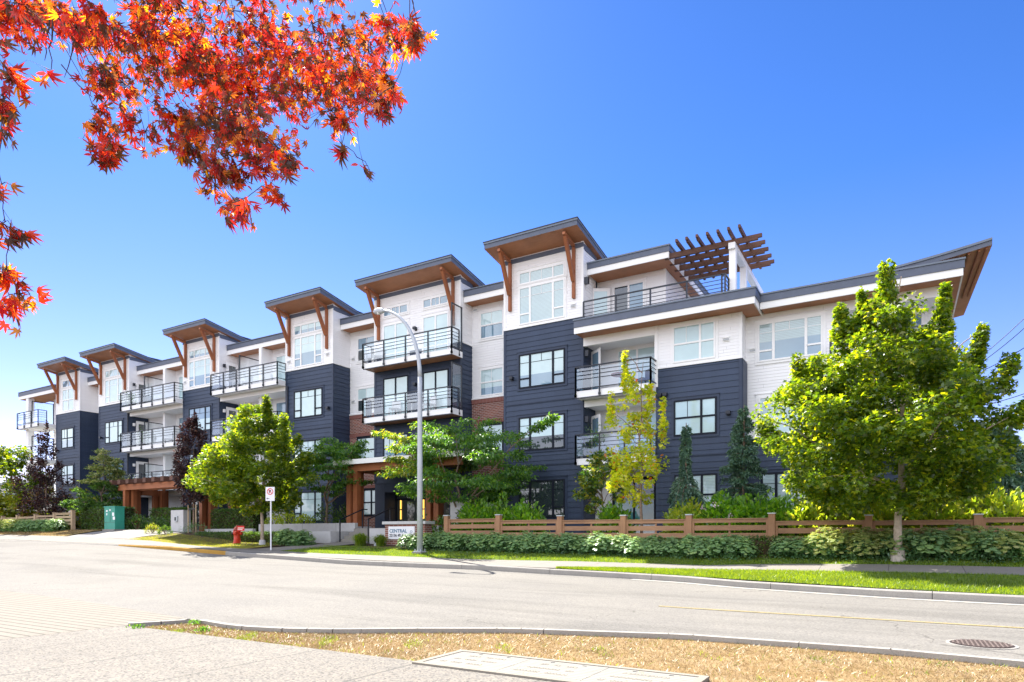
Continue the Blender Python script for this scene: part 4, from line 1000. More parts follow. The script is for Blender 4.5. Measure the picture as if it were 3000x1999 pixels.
# cedar pergola over the parkade ramp
pr = empty("cedar_pergola", (-39, 25, 0), "cedar post and beam pergola standing over the car park entrance", "pergola")
for cx, cy in ((-43.2, 24.2), (-43.2, 26.1), (-35.2, 24.2), (-35.2, 26.1)):
    for ox, oy in ((-.25, 0), (.25, 0), (0.0, -.38), (.0, .38)):
        q = MB(); q.box(cx + ox - .13, cx + ox + .13, cy + oy - .13, cy + oy + .13, .1, 3.1 if oy == 0 else 3.35, TIMBER); q.build("post", pr)
q = MB(); q.box(-43.9, -34.4, 23.68, 23.86, 2.98, 3.34, TIMBERX); q.box(-43.9, -34.4, 24.55, 24.7, 2.98, 3.34, TIMBERX); q.build("beam", pr)
q = MB(); q.box(-43.4, -43.1, 24.8, 26.2, 2.72, 3.06, TIMBERX); q.box(-35.4, -35.1, 24.8, 26.2, 2.72, 3.06, TIMBERX); q.build("beam", pr)
q = MB()
for k, x in enumerate(np.linspace(-43.85, -34.5, 11)): q.box(x - .16, x + .16, 23.2, 26.3, 3.342, 3.62, PERG)
q.build("rafter", pr)
# fences
def fence(name, label, xs, tops, y, zb_, post_m, board_m, nb, bh, gap, catg="fence"):
    f = empty(name, ((xs[0] + xs[-1]) / 2, y, zb_), label, catg)
    for i, x in enumerate(xs):
        q = MB(); h = tops[i] + .12
        q.box(x - .095, x + .095, y - .10, y + .09, zb_ - .6, h, post_m); q.box(x - .115, x + .115, y - .12, y + .11, h, h + .035, GREY if name != 'weathered_fence' else post_m); q.build("post", f)
    for i in range(len(xs) - 1):
        a, b = xs[i] + .097, xs[i + 1] - .097; q = MB(); t = tops[i + 1] if i < len(xs) - 1 else tops[i]
        q.box(a, b, y - .075, y + .055, t - .03, t, board_m)
        q.box(a, a + .07, y - .055, y + .04, zb_ - .1, t - .031, post_m); q.box(b - .07, b, y - .055, y + .04, zb_ - .1, t - .031, post_m)
        z = t - .035
        for k in range(nb):
            j = random.uniform(-.006, .006); h2 = bh * (.62 if k == 0 else 1)
            q.box(a + .071, b - .071, y - .045 + j, y - .012 + j, z - h2, z, board_m); z -= h2 + gap
        m = (a + b) / 2; q.box(m - .03, m + .03, y - .011, y + .025, zb_ - .1, t - .031, board_m)
        q.build("fence_panel", f)
    return f
fx = [-15.74, -13.29, -10.66, -8.23, -5.97, -3.43, -.82, 1.74, 4.2, 6.7]
ft = [.70, .69, .61, .585, .57, .57, .47, .45, .50, .5]
fence("wooden_fence", "long reddish brown horizontal board fence along the planting bed", fx, ft, 21.4, -.35, FENCEP, FENCE, 4, .16, .085)
fx2 = [-56.5, -54.2, -52.0, -49.5, -47.0, -44.75]; ft2 = [1.25, 1.28, 1.3, 1.33, 1.38, 1.5]
fence("weathered_fence", "short weathered board fence at the far left behind yellow green plants", fx2, ft2, 21.4, .45, FENCEL, FENCEL, 4, .14, .08)

# ---------------------------------------------------------------- street things
def lamp():
    x, y = -15.61, 19.5; z = zv(x, y)
    t = empty("street_lamp", (x, y, z), "tall grey steel street lamp with a curved arm beside the pavement", "street lamp")
    mb = MB(); mb.tube([(x, y, z), (x, y, z + 3.5), (x, y, 5.2), (x, y, 6.0)], [.115, .10, .085, .082], 16, GREY); mb.build("pole", t, True)
    d = Vector((-.9, .1, 0)).normalized()
    pts = []
    for k in range(13):
        a = k / 12 * R(78); rr = 3.0
        pts.append((x + d.x * rr * (1 - math.cos(a)) * .85, y + d.y * rr * (1 - math.cos(a)), 6.0 + rr * math.sin(a)))
    mb = MB(); mb.tube(pts, [.08 - .0028 * k for k in range(13)], 12, GREY); mb.build("arm", t, True)
    e = Vector(pts[-1]); h = MB(); dd = (d * 1 + Vector((0, 0, .12))).normalized()
    ps = [e + dd * s for s in (0, .1, .3, .5, .62)]
    h.tube(ps, [.06, .10, .13, .11, .03], 12, GREY); h.tube([e + dd * .3 + Vector((0, 0, -.13)), e + dd * .3 + Vector((0, 0, -.06))], [.07, .11], 12, LABELM); h.build("lamp_head", t, True)
    mb = MB(); mb.box(x - .22, x + .22, y - .22, y + .22, z - .1, z + .05, CONCN); mb.box(x - .17, x + .17, y - .17, y + .17, z + .05, z + .08, GREY)
    for a in (-1, 1):
        for b in (-1, 1): mb.tube([(x + a * .13, y + b * .13, z + .08), (x + a * .13, y + b * .13, z + .16)], .018, 6, GREY)
    mb.build("base_plate", t)
lamp()
def nopark():
    x, y = -22.66, 18.45; z = zv(x, y)
    t = empty("parking_sign", (x, y, z), "white no parking sign on a thin pale post in front of a round green tree", "sign")
    mb = MB(); mb.tube([(x, y, z), (x, y, 1.95)], .03, 8, SIGNW); mb.build("post", t)
    M = Matrix.Translation((x, y - .04, 1.77)) @ Matrix.Rotation(R(22), 4, 'Z')
    mb = MB(); mb.box(-.2, .2, -.006, .006, -.29, .29, SIGNW, M); pl = mb.build("plate", t)
    mb = MB()
    for k in range(20):
        a0 = k * math.pi / 10; a1 = a0 + math.pi / 10
        mb.beam(M @ Vector((.125 * math.cos(a0), -.010, .1 + .125 * math.sin(a0))), M @ Vector((.125 * math.cos(a1), -.010, .1 + .125 * math.sin(a1))), .028, .006, SIGNR, M.to_3x3() @ Vector((0, 1, 0)))
    mb.beam(M @ Vector((-.085, -.0155, .185)), M @ Vector((.085, -.0155, .015)), .024, .003, SIGNR, M.to_3x3() @ Vector((0, 1, 0)))
    mb.beam(M @ Vector((-.12, -.012, -.19)), M @ Vector((-.03, -.012, -.19)), .018, .004, SIGNB, M.to_3x3() @ Vector((0, 1, 0)))
    mb.add([M @ Vector(v) for v in ((-.16, -.012, -.19), (-.11, -.012, -.23), (-.11, -.012, -.15))], [(0, 1, 2)], SIGNB)
    mb.build("symbol", pl)
    put_text("P", .2, SIGNB, M @ Vector((-.06, -.008, .03)), pl, rot=(R(90), 0, R(22)))
nopark()
def hydrant():
    x, y = -27.75, 20.6; z = zv(x, y)
    t = empty("fire_hydrant", (x, y, z), "red fire hydrant on the small lawn in front of the box hedge", "fire hydrant")
    mb = MB(); mb.lathe(x, y, [(z, .20), (z + .04, .20), (z + .05, .15), (z + .55, .145), (z + .58, .17), (z + .62, .17)], 20, RED); mb.build("barrel", t, True)
    mb = MB(); mb.lathe(x, y, [(z + .62, .165), (z + .68, .16), (z + .78, .12), (z + .83, .05), (z + .84, .035), (z + .90, .035)], 20, HYTOP); mb.build("bonnet", t, True)
    for a in (R(200), R(-60), R(20)):
        d = Vector((math.cos(a), math.sin(a), 0)); c = Vector((x, y, z + .50)); mb = MB()
        mb.tube([c + d * .1, c + d * .20, c + d * .21, c + d * .26], [.075, .075, .09, .085], 12, RED if a != R(200) else PATIOD); mb.build("outlet_cap", t, True)
    mb = MB(); M = Matrix.Translation((x + .42, y - .1, z + .72)) @ Matrix.Rotation(R(15), 4, 'Z')
    mb.box(-.2, .2, -.006, .006, -.1, .14, SIGNR, M); mb.box(-.17, .17, -.010, -.0065, .02, .055, LABELM, M); mb.box(-.17, .1, -.010, -.0065, -.05, -.02, LABELM, M)
    mb.beam((x + .16, y - .02, z + .6), M @ Vector((-.1, 0, -.05)), .02, .02, GREY); mb.build("marker_plate", t)
hydrant()
def cabinet():
    x0, x1, y0, y1 = -40.75, -39.62, 21.2, 21.75; z = zv(-40.5, 21.2)
    t = empty("utility_cabinet", (-40.5, 21.7, z), "tall green utility cabinet beside the clipped dark hedge", "utility cabinet")
    mb = MB(); mb.box(x0, x1, y0, y1, z + .05, 1.72, GREEN); mb.build("body", t)
    mb = MB(); mb.box(x0 - .03, x1 + .03, y0 - .03, y1 + .03, 1.72, 1.78, GREEN); mb.build("lid", t)
    mb = MB(); mb.box(x0 - .08, x1 + .08, y0 - .08, y1 + .08, z - .1, z + .05, CONCN); mb.build("base_plate", t)
    for a, b, c, d in ((x0 + .2, 1.45, .16, .1), (x0 + .55, 1.5, .14, .1), (x0 + .22, 1.25, .1, .12), (x0 + .85, 1.2, .2, .2), (x0 + .92, .98, .22, .18)):
        mb = MB(); mb.box(a, a + c, y0 - .006, y0 - .001, b, b + d, LABELM); mb.build("sticker", t)
    mb = MB(); mb.box(x0 + .02, x1 - .02, y0 - .008, y0 - .001, z + .45, z + .465, BLACKM); mb.box(x0 + .62, x0 + .64, y0 - .008, y0 - .001, z + .5, 1.7, BLACKM); mb.build("seam", t)
cabinet()
def pylon():
    t = empty("intercom_pylon", (-35.4, 22.6, .1), "pale concrete pillar with an intercom box beside the car park ramp", "pillar")
    mb = MB(); mb.box(-36.2, -35.02, 22.5, 22.95, -.2, 1.5, CONCW); mb.build("pillar_wall", t)
    mb = MB(); mb.box(-35.75, -35.5, 22.42, 22.499, .85, 1.15, GREY); mb.box(-35.72, -35.58, 22.41, 22.4195, .9, 1.1, BLACKM); mb.build("intercom", t)
pylon()
# low concrete upstand right of the canopy
mb = MB(); mb.box(-16.9, -16.0, 23.2, 23.4, -.4, 1.5, CONCW); thing_mesh(mb, "concrete_screen", "grey concrete upstand behind the dark hedge right of the entrance", "wall")
mb = MB(); mb.box(-32.9, -32.0, 26.0, 26.1, 1.9, 2.15, YEL); mb.box(-32.5, -32.4, 26.101, 26.4, 2.0, 2.6, BLACKM)
thing_mesh(mb, "clearance_bar", "small yellow clearance bar hanging over the car park ramp", "sign")
# far kerb wires
def at(px, py, d):
    c = (px - 1500) / 1925 * d; return Vector((c * .8599 - d * .5106, c * .5106 + d * .8599, (1572 - py) / 1925 * d))
for i, (p0, q0, lab) in enumerate((((2840, 1072), (3120, 812), "uppermost of the thin overhead wires right of the roof tip"), ((2870, 1066), (3120, 846), "second of the thin overhead wires right of the roof tip"),
                      ((2880, 1086), (3130, 925), "third thin overhead wire right of the roof tip"), ((2850, 1193), (3130, 1100), "fourth faint overhead wire beside the maple crown"), ((2850, 1212), (3130, 1125), "fifth faint overhead wire beside the maple crown"), ((2850, 1255), (3150, 1228), "lowest overhead wire just above the spruce at the right edge"))):
    A = at(*p0, 46); B = at(*q0, 40); pts = []
    for k in range(13):
        s = k / 12; p = A.lerp(B, s); p.z -= .25 * 4 * s * (1 - s); pts.append(p)
    mb = MB(); mb.tube(pts, .026, 5, BLACKM); thing_mesh(mb, "overhead_wire", lab, "wire", "overhead wires at the right")
# patio things
def chair(x, y, z, rz, mat, label):
    t = empty("patio_chair", (x, y, z), label, "chair", rz=rz)
    def b(nm, *a):
        q = MB(); q.box(*a, mat); q.build(nm, t, world=False)
    b("seat", -.25, .25, -.25, .25, .42, .46); b("backrest", -.25, .25, .22, .26, .46, .9)
    for sx in (-1, 1):
        for sy in (-1, 1): b("leg", sx * .22 - .02, sx * .22 + .02, sy * .22 - .02, sy * .22 + .02, 0, .42)
    return t
chair(-23.2, 26.85, F3, .3, PATIO, "white patio chair left on the lower entrance balcony"); chair(-20.9, 26.85, F3, -.4, PATIO, "white patio chair right of the table on the lower entrance balcony")
chair(-35.6, 27.2, F4, .5, PATIO, "white patio chair on the top balcony behind the privacy screen"); chair(-34.2, 27.6, F4, -.9, PATIO, "white patio chair in the right half of the top balcony")
def table(x, y, z, mat, topm, label, r=.4):
    t = empty("patio_table", (x, y, z), label, "table")
    q = MB(); q.tube([(0, 0, .68), (0, 0, .72)], r, 20, topm); q.build("tabletop", t, world=False)
    q = MB(); q.tube([(0, 0, 0), (0, 0, .68)], .03, 8, mat); q.tube([(0, 0, 0), (0, 0, .03)], .22, 14, mat); q.build("leg", t, world=False)
table(-10.5, 27.0, F3, PATIOD, MAROON, "round table with a maroon top on the balcony beside the yellow tree", .45)
table(-22.0, 26.8, F3, PATIO, PATIO, "small white round table between chairs on the lower entrance balcony", .3)
table(-36.9, 27.1, F4, PATIO, PATIO, "white round table on the top balcony in front of the privacy screen", .35)
def planter(x, y, z, label, h=.35, fol=L_DEEP, n=160, sp=.25):
    t = empty("potted_plant", (x, y, z), label, "potted plant")
    q = MB(); q.lathe(0, 0, [(0, .12), (h * .9, .17), (h, .18)], 12, PATIOD); q.build("pot", t, world=False)
    P = rng.normal(0, 1, (n, 3)) * (sp * .5, sp * .5, sp * .8) + (0, 0, h + sp); D = P - (0, 0, h); V, Fx = leafgeo(P, D, rng.normal(0, 1, (n, 3)), .1, T_LEAF)
    arrmesh("foliage", V, Fx, fol, t, False)
chair(-46.9, 27.3, F4, .4, PATIOD, "dark patio chair on the top balcony near the potted conical shrub"); chair(-44.0, 27.2, F3, -.5, PATIOD, "dark patio chair at the right half of the middle balcony at the left")
chair(-9.6, 27.3, F3, -.7, PATIOD, "dark patio chair right of the maroon table on the balcony"); chair(-24.3, 26.85, F4, .5, PATIO, "white patio chair at the left end of the upper entrance balcony")
planter(-47.9, 26.75, F4, "small conical potted shrub at the left end of a top balcony", .3, L_LAYER, 200, .35)
planter(-46.6, 26.9, F3, "dark potted plant on the middle balcony behind the rail", .3, L_DEEP, 200, .35)
planter(-11.7, 26.8, F2, "potted leafy plant on the lowest balcony left of the yellow tree", .4, L_DEEP, 260, .4)

# ---------------------------------------------------------------- vegetation
def blades(name, xs, ylo, yhi, zf, n, h, w, mat, dens=None, lean=.5, off=0):
    a, b = xs; P = []
    while sum(len(p) for p in P) < n:
        X = rng.uniform(a, b, n); lo_ = np.array([ylo(x) for x in X]); hi_ = np.array([yhi(x) for x in X]); Y = lo_ + (hi_ - lo_) * rng.uniform(0, 1, n)
        if dens is not None:
            k = rng.uniform(0, 1, n) < dens(X, Y); X = X[k]; Y = Y[k]
        P.append(np.stack([X, Y], 1))
    P = np.concatenate(P)[:n]; z = np.asarray(zf(P[:, 0], P[:, 1])) + off
    B = np.column_stack([P, z]); ang = rng.uniform(0, 2 * np.pi, n); s = np.stack([np.cos(ang), np.sin(ang), np.zeros(n)], 1) * w * rng.uniform(.6, 1.3, (n, 1))
    L = rng.normal(0, lean, (n, 2)); tip = B + np.column_stack([L * h, np.full(n, 1.0) * h]) * rng.uniform(.4, 1.2, (n, 1))
    V = np.stack([B - s, B + s, tip], 1).reshape(-1, 3); F = np.arange(3 * n).reshape(-1, 3)
    return tag(arrmesh(name, V, F, mat), kind='stuff')
g = blades("dry_grass", (-9.0, 3.6), lambda x: 5.14, dry_hi, flat(-1.262), 90000, .026, .003, L_DRY, lean=1.3)
tag(g, "dry straw coloured grass between the near kerb and the pavement", "grass")
def tuftd(X, Y):
    v = np.sin(X * 3.1 + 1.3) * np.sin(Y * 4.3 + X * 1.7) + .6 * np.sin(X * 9.7 + Y * 7.1); return (v > 1.02) * .35 + ((Y < 5.3) * .05) + .03
g = blades("green_grass_tufts", (-9.0, 3.6), lambda x: 5.1, lambda x: float(fn(x)) - .08, flat(-1.262), 3800, .045, .004, L_GRASS, tuftd, lean=.7)
tag(g, "green weedy tufts scattered through the dry grass by the near kerb", "grass")
g = blades("green_grass", (-8.4, 3.6), lo, s_near, zverge, 60000, .07, .006, L_GRASS, lean=.45)
tag(g, "bright green grass strip between the right kerb and the pavement", "grass")
g = blades("green_grass", (-22.0, 4.2), s_far, lambda x: 20.9, zverge, 50000, .06, .008, L_GRASS, lean=.45)
tag(g, "green lawn strip between the pavement and the sedum bed", "grass")
g = blades("half_dry_grass", (-34, -24.7), s_far, lambda x: 21.2, zverge, 16000, .05, .009, L_YG, lean=.5)
tag(g, "patchy lawn around the red hydrant and no parking sign", "grass")
g = blades("half_dry_grass", (-62, -41.2), s_far, lambda x: 21.3, zverge, 14000, .06, .012, L_DRY, lean=.5)
tag(g, "dry yellow lawn strip at the far left below the weathered fence", "grass")
for (x, y) in ((-8.62, 5.72), (-8.9, 5.05), (-7.9, 5.35)):
    n = 60; P = np.column_stack([rng.normal(x, .05, n), rng.normal(y, .04, n), np.full(n, -1.25) + rng.uniform(0, .05, n)]); V, F = leafgeo(P, rng.normal(0, 1, (n, 3)) + (0, 0, 1.2), rng.normal(0, 1, (n, 3)), .035, T_LEAF)
    tag(arrmesh("weed", V, F, L_LAYER), {-8.62: "leafy weed growing at the tip of the near kerb corner", -8.9: "small weed at the pavement corner by the driveway", -7.9: "small green weed in the dry grass near the kerb corner"}[x], "weed")

def clusters_env(n, prof, cx, cy, z0, cr, seed, flatz=1.0, inner=.35, squash=1.0):
    """cluster centres inside an envelope: prof = [(height, radius)]"""
    g_ = np.random.default_rng(seed); hs_ = np.array([p[0] for p in prof]); rs = np.array([p[1] for p in prof]); out = []
    zz_ = np.linspace(hs_[0], hs_[-1], 200); w = np.interp(zz_, hs_, rs) ** 1.3 + .05; w /= w.sum()
    lob = g_.uniform(0, 2 * np.pi, 3)
    for i in range(n):
        h = g_.choice(zz_, p=w); r = np.interp(h, hs_, rs); a = g_.uniform(0, 2 * np.pi)
        r *= 1 + .13 * math.sin(3 * a + lob[0] + h) + .09 * math.sin(5 * a + lob[1] - 2 * h)
        rr = r * (inner + (1 - inner) * g_.uniform(0, 1) ** .55)
        c = cr * g_.uniform(.65, 1.25)
        out.append(((cx + rr * math.cos(a), cy + rr * squash * math.sin(a), z0 + h), (c, c, c * flatz)))
    return out
def tree(name, label, catg, base, tr, top, clusters, nleaf, lsize, lmat, T=T_MAP3, bark=BARK, group=None, droop=.3, upn=1.0, limb=.022, leader=True, stems=1, second=None, fork=.3, wiggle=.06):
    g_ = np.random.default_rng(int(abs(base[0]) * 97 + abs(base[1]) * 13))
    t = empty(name, base, label, catg, group)
    mb = MB(); b = Vector(base)
    path = [b + Vector((0, 0, -.15))]; rad = [tr * 1.15]; H = top - base[2]
    for k in range(1, 8):
        s = k / 7; path.append(b + Vector((g_.normal(0, wiggle) * (s > .2), g_.normal(0, wiggle) * (s > .2), H * s))); rad.append(tr * (1 - .88 * s))
    mb.tube(path, rad, 9, bark)
    def axis(z):
        s = min(max((z - base[2]) / H, 0), 1) * 7; i = min(int(s), 6); return path[i].lerp(path[i + 1], s - i) if i else b + Vector((0, 0, z - base[2]))
    P = []; D = []; N = []
    C = [Vector(c) for c, _ in clusters]; pick = [int(g_.integers(0, len(C)))]
    dm = np.array([(c - C[pick[0]]).length for c in C])
    for _ in range(min(11, len(C) - 1)):
        k = int(np.argmax(dm)); pick.append(k); dm = np.minimum(dm, [(c - C[k]).length for c in C])
    nodes = [(path[i], tr * (1 - .1 * i)) for i in range(2, 7)]
    nodes = [n_ for n_ in nodes if n_[0].z > base[2] + H * fork * .9] or [(path[5], tr * .5)]
    for k in pick:
        c = C[k]; hd = math.hypot(c.x - b.x, c.y - b.y); zs = max(base[2] + H * fork, min(c.z - hd * .9, top - .4)); a = axis(min(zs, max(c.z, base[2] + H * fork)))
        r0 = min(tr * .5, limb * (.7 + (c - a).length * .4)); pts = []
        for j in range(6):
            u = j / 5; p = a.lerp(c, u); p.z += .12 * hd * math.sin(u * 2.2) - .04 * hd * u; p += Vector((g_.normal(0, .035), g_.normal(0, .035), g_.normal(0, .03))) * (0 < j < 5); pts.append(p)
        mb.tube(pts, [r0 * (1 - .15 * j) for j in range(6)], 6, bark, False); nodes += [(p, r0 * (1 - .15 * j)) for j, p in enumerate(pts) if j > 0]
    for ci, (c, r3) in enumerate(clusters):
        c = Vector(c)
        m, mr = min(nodes, key=lambda n_: (n_[0] - c).length + max(0, n_[0].z - c.z) * .8)
        if (m - c).length > .05:
            mid = m.lerp(c, .5) + Vector((g_.normal(0, .04), g_.normal(0, .04), .06)); rr = min(mr * .5, limb * .55)
            mb.tube([m, mid, c], [rr, rr * .7, rr * .35], 4, bark, False); nodes.append((c, rr * .35)); nodes.append((mid, rr * .7))
        n = int(nleaf * g_.uniform(.7, 1.3)); u = unit(g_.normal(0, 1, (n, 3))) * (g_.uniform(0, 1, (n, 1)) ** .45); p = u * np.array(r3) * g_.uniform(.8, 1.2, 3) + np.array(c)
        P.append(p); out = u * .6 + unit(np.array([[c.x - b.x, c.y - b.y, 0]]) + 1e-3) * .5; out[:, 2] -= droop
        D.append(out + g_.normal(0, .45, (n, 3))); N.append(g_.normal(0, .55, (n, 3)) + (0, 0, upn))
    P = np.concatenate(P); D = np.concatenate(D); N = np.concatenate(N)
    V, F = leafgeo(P, D, N, lsize * g_.uniform(.65, 1.25, len(P)), T)
    mats = [lmat]; idx = None
    if second is not None:
        mats = [lmat, second[0]]; k = second[1](P, g_); idx = np.repeat(k.astype(int), len(T[1]))
    mb.build("trunk", t, True); arrmesh("crown", V, F, mats, t, True, idx)
    return t
# big street maple at the right
bx, by = -.1, 20.0; bz = zv(bx, by)
cl = clusters_env(250, [(.9, 1.4), (1.4, 2.2), (2.0, 2.6), (2.8, 2.7), (3.5, 2.5), (4.2, 2.05), (4.9, 1.45), (5.5, .95), (6.2, .4)], -.5, 20.1, 0, .47, 3, .75, .25)
cl += clusters_env(30, [(.8, 1.2), (1.1, 1.8), (1.6, 2.2)], -.4, 20.1, 0, .40, 4, .7, .05)
def shoot(x, y, z0, z1, n=5, r=.22, dx=0):
    return [((x + dx * k / n, y, z0 + (z1 - z0) * k / (n - 1)), (r * (1.25 - .8 * k / n), r * (1.25 - .8 * k / n), .32)) for k in range(n)]
cl += shoot(-.35, 20, 5.7, 7.0, 6, .36) + shoot(-1.35, 20, 5.0, 6.1, 5, .30, -.1) + shoot(.8, 20, 5.1, 6.2, 6, .24, .15) + shoot(-2.3, 19.8, 3.9, 4.8, 4, .3, -.2) + shoot(1.5, 20.3, 4.3, 5.1, 4, .22, .3) + shoot(2.0, 20, 3.7, 4.2, 3, .3, .4) + shoot(-3.1, 19.9, 2.6, 3.2, 4, .35, -.4) + shoot(2.3, 19.9, 2.8, 3.1, 3, .3, .5) + shoot(-.9, 20, 5.6, 6.4, 4, .22)
tree("maple_tree", "large round green street maple in front of the right end of the building", "tree", (bx, by, bz), .105, 6.8, cl, 200, .103, L_MAPLE, bark=BARKL, fork=.24)
# tree guard sleeve
mb = MB(); mb.lathe(bx, by, [(bz - .05, .19), (bz + .02, .185), (bz + .28, .155), (bz + .30, .13)], 14, painted('tree_sleeve_pale', (.42, .37, .32), .1, .8)); o = mb.build("trunk_guard"); tag(o, "pale sleeve round the foot of the large right hand maple trunk", "trunk guard")
# round maple at the left-centre
bx, by = -25.65, 20.4; bz = zv(bx, by)
cl = clusters_env(190, [(1.2, .9), (1.6, 1.7), (2.3, 2.35), (3.2, 2.65), (4.0, 2.5), (4.7, 1.9), (5.4, 1.2), (6.1, .5)], -26.2, 20.5, 0, .44, 5, .75, .2)
cl += shoot(-28.6, 20.4, 3.2, 3.6, 3, .35, -.3) + shoot(-24.2, 20.4, 4.4, 5.3, 4, .3) + shoot(-26.9, 20.4, 5.1, 6.0, 4, .3) + shoot(-25.4, 20.4, 5.3, 6.2, 4, .25)
tree("maple_tree", "round green street maple behind the no parking sign and hydrant", "tree", (bx, by, bz), .085, 5.8, cl, 165, .12, L_MAPLE, bark=BARKL)
mb = MB(); mb.lathe(bx, by, [(bz - .05, .16), (bz + .22, .14), (bz + .24, .11)], 12, CONCW); tag(mb.build("trunk_guard"), "pale sleeve round the foot of the maple trunk near the hydrant", "trunk guard")
# layered trees either side of the entrance
def layered(n, cx, cy, rx, prof, seed, cr=.62):
    return clusters_env(n, prof, cx, cy, 0, cr, seed, .22, .25)
cl = layered(150, -16.35, 23.4, 3.4, [(1.5, 1.6), (2.1, 2.7), (3.0, 3.2), (3.9, 2.9), (4.6, 2.1), (5.2, 1.0)], 11)
cl += [((-20.6 + .5 * k, 22.9, 4.75 - .12 * k), (.45, .4, .11)) for k in range(5)] + [((-12.9 + .25 * k, 23.6, 4.4 + .14 * k), (.35, .3, .1)) for k in range(4)] + [((-19.6 + .4 * k, 22.8, 3.5 - .1 * k), (.45, .4, .12)) for k in range(4)]
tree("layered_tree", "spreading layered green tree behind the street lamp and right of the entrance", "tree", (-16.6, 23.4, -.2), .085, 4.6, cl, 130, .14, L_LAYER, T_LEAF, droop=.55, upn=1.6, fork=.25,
     second=(L_YG, lambda P, g_: (P[:, 0] < -17.6) & (P[:, 2] > 2.6) & (g_.uniform(0, 1, len(P)) < .6)))  # light on the upper left end is put into yellower leaf colour
cl = layered(80, -25.2, 24.5, 2.0, [(2.1, 1.0), (2.8, 1.6), (3.6, 1.75), (4.4, 1.3), (5.0, .7)], 12, .5) + [((-23.6 + .25 * k, 24.3, 4.4 + .15 * k), (.3, .3, .1)) for k in range(3)]
tree("layered_tree", "smaller layered green tree between the round maple and the entrance canopy", "tree", (-25.9, 24.6, .45), .075, 4.6, cl, 100, .14, L_LAYER, T_LEAF, droop=.55, upn=1.6, fork=.3)
# yellow maple behind the fence
bx, by = -7.95, 22.4
cl = clusters_env(66, [(1.3, .6), (1.9, .85), (2.8, 1.0), (3.6, 1.0), (4.4, .75), (5.2, .5), (6.0, .2)], -8.25, 22.4, 0, .24, 21, 1.2, .2)
cl += shoot(-8.55, 22.4, 5.4, 6.5, 6, .15) + shoot(-9.1, 22.4, 4.3, 5.0, 4, .16) + shoot(-7.6, 22.3, 4.6, 5.1, 3, .15) + shoot(-7.15, 22.3, 3.4, 4.6, 5, .14)
tree("young_maple", "slim young maple with bright yellow leaves behind the wooden fence", "tree", (bx, by, -.4), .06, 6.2, cl, 46, .115, L_YEL, bark=BARK, fork=.28, limb=.018)
cl = clusters_env(26, [(.9, .5), (1.6, .95), (2.4, .9), (3.2, .4)], -9.9, 23.4, 0, .3, 22, .9)
tree("small_shrub_tree", "small green and yellow tree left behind the bright yellow maple", "tree", (-9.9, 23.4, -.3), .04, 2.8, cl, 80, .12, L_YG, second=(L_DEEP, lambda P, g_: g_.uniform(0, 1, len(P)) < .55))
# purple trees
bx, by = -50.9, 22.6
cl = clusters_env(100, [(1.0, .9), (2.0, 1.5), (3.5, 1.55), (5.0, 1.1), (6.2, .65), (7.4, .2)], bx, by, 0, .34, 31, 1.1, .1) + shoot(bx + .1, by, 6.5, 7.7, 4, .15) + shoot(bx - 1.5, by, 4.4, 4.9, 3, .18, -.5)
tree("purple_tree", "upright dark purple leaved tree at the far left behind the weathered fence", "tree", (bx, by, .45), .07, 7.0, cl, 62, .15, L_PURP, T_LEAF, droop=.1, upn=.5)
bx, by = -33.9, 22.4
cl = clusters_env(120, [(2.0, .5), (2.7, .85), (3.6, .95), (4.8, .85), (5.7, .6), (6.4, .2)], bx, by, 0, .27, 32, 1.2, .05) + shoot(bx + .1, by, 5.8, 6.6, 4, .14)
tree("purple_tree", "narrow dark purple leaved tree with stakes beside the intercom pillar", "tree", (bx, by, .1), .06, 6.0, cl, 72, .13, L_PURP, T_LEAF, droop=.1, upn=.5)
st = empty("tree_stakes", (bx, by, 0), "pair of wooden stakes holding the narrow purple tree", "tree stakes")
for s in (-.35, .35):
    q = MB(); q.tube([(bx + s, by - .1, -.1), (bx + s, by - .1, 1.75)], .03, 6, STAKE); q.build("stake", st)
q = MB(); q.box(bx - .35, bx + .35, by - .13, by - .1, 1.5, 1.55, BLACKM); q.build("strap", st)
# leafy tree at the left, its sunlit top coloured in with paler leaves
bx, by = -45.4, 23.6
cl = layered(110, bx, by, 2, [(1.6, 1.4), (2.2, 1.9), (3.0, 1.5), (3.8, 1.0), (5.2, .7), (6.1, .2)], 41, .42)
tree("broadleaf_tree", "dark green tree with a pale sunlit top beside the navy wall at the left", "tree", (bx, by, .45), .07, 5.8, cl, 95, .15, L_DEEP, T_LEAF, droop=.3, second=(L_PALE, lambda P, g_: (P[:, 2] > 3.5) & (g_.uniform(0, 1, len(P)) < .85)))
# far left greenery
cl = clusters_env(120, [(.6, 1.6), (2, 2.4), (4, 2.3), (5.6, 1.4), (6.6, .5)], -57.0, 23.0, 0, .55, 51, .8)
tree("broadleaf_tree", "yellow green tree cut off by the left edge of the photo", "tree", (-57.0, 23.0, .4), .1, 6.0, cl, 110, .19, L_YG, second=(L_MAPLE, lambda P, g_: (P[:, 2] > 3.2)))
cl = clusters_env(34, [(.6, 1.2), (1.8, 1.9), (3.0, 1.2), (3.8, .4)], -54.2, 26.5, 0, .45, 52, .8)
tree("broadleaf_tree", "low yellow green tree behind the purple tree at the far left", "tree", (-54.2, 26.5, .4), .07, 3.5, cl, 90, .18, L_YG)
cl = clusters_env(24, [(.6, .8), (1.8, 1.1), (3.0, .9), (3.8, .3)], -53.9, 23.6, 0, .4, 53, .8)
tree("broadleaf_tree", "reddish green tree just right of the left edge behind the fence", "tree", (-53.9, 23.6, .4), .06, 3.5, cl, 90, .16, L_ORN, second=(L_YG, lambda P, g_: g_.uniform(0, 1, len(P)) < .5))
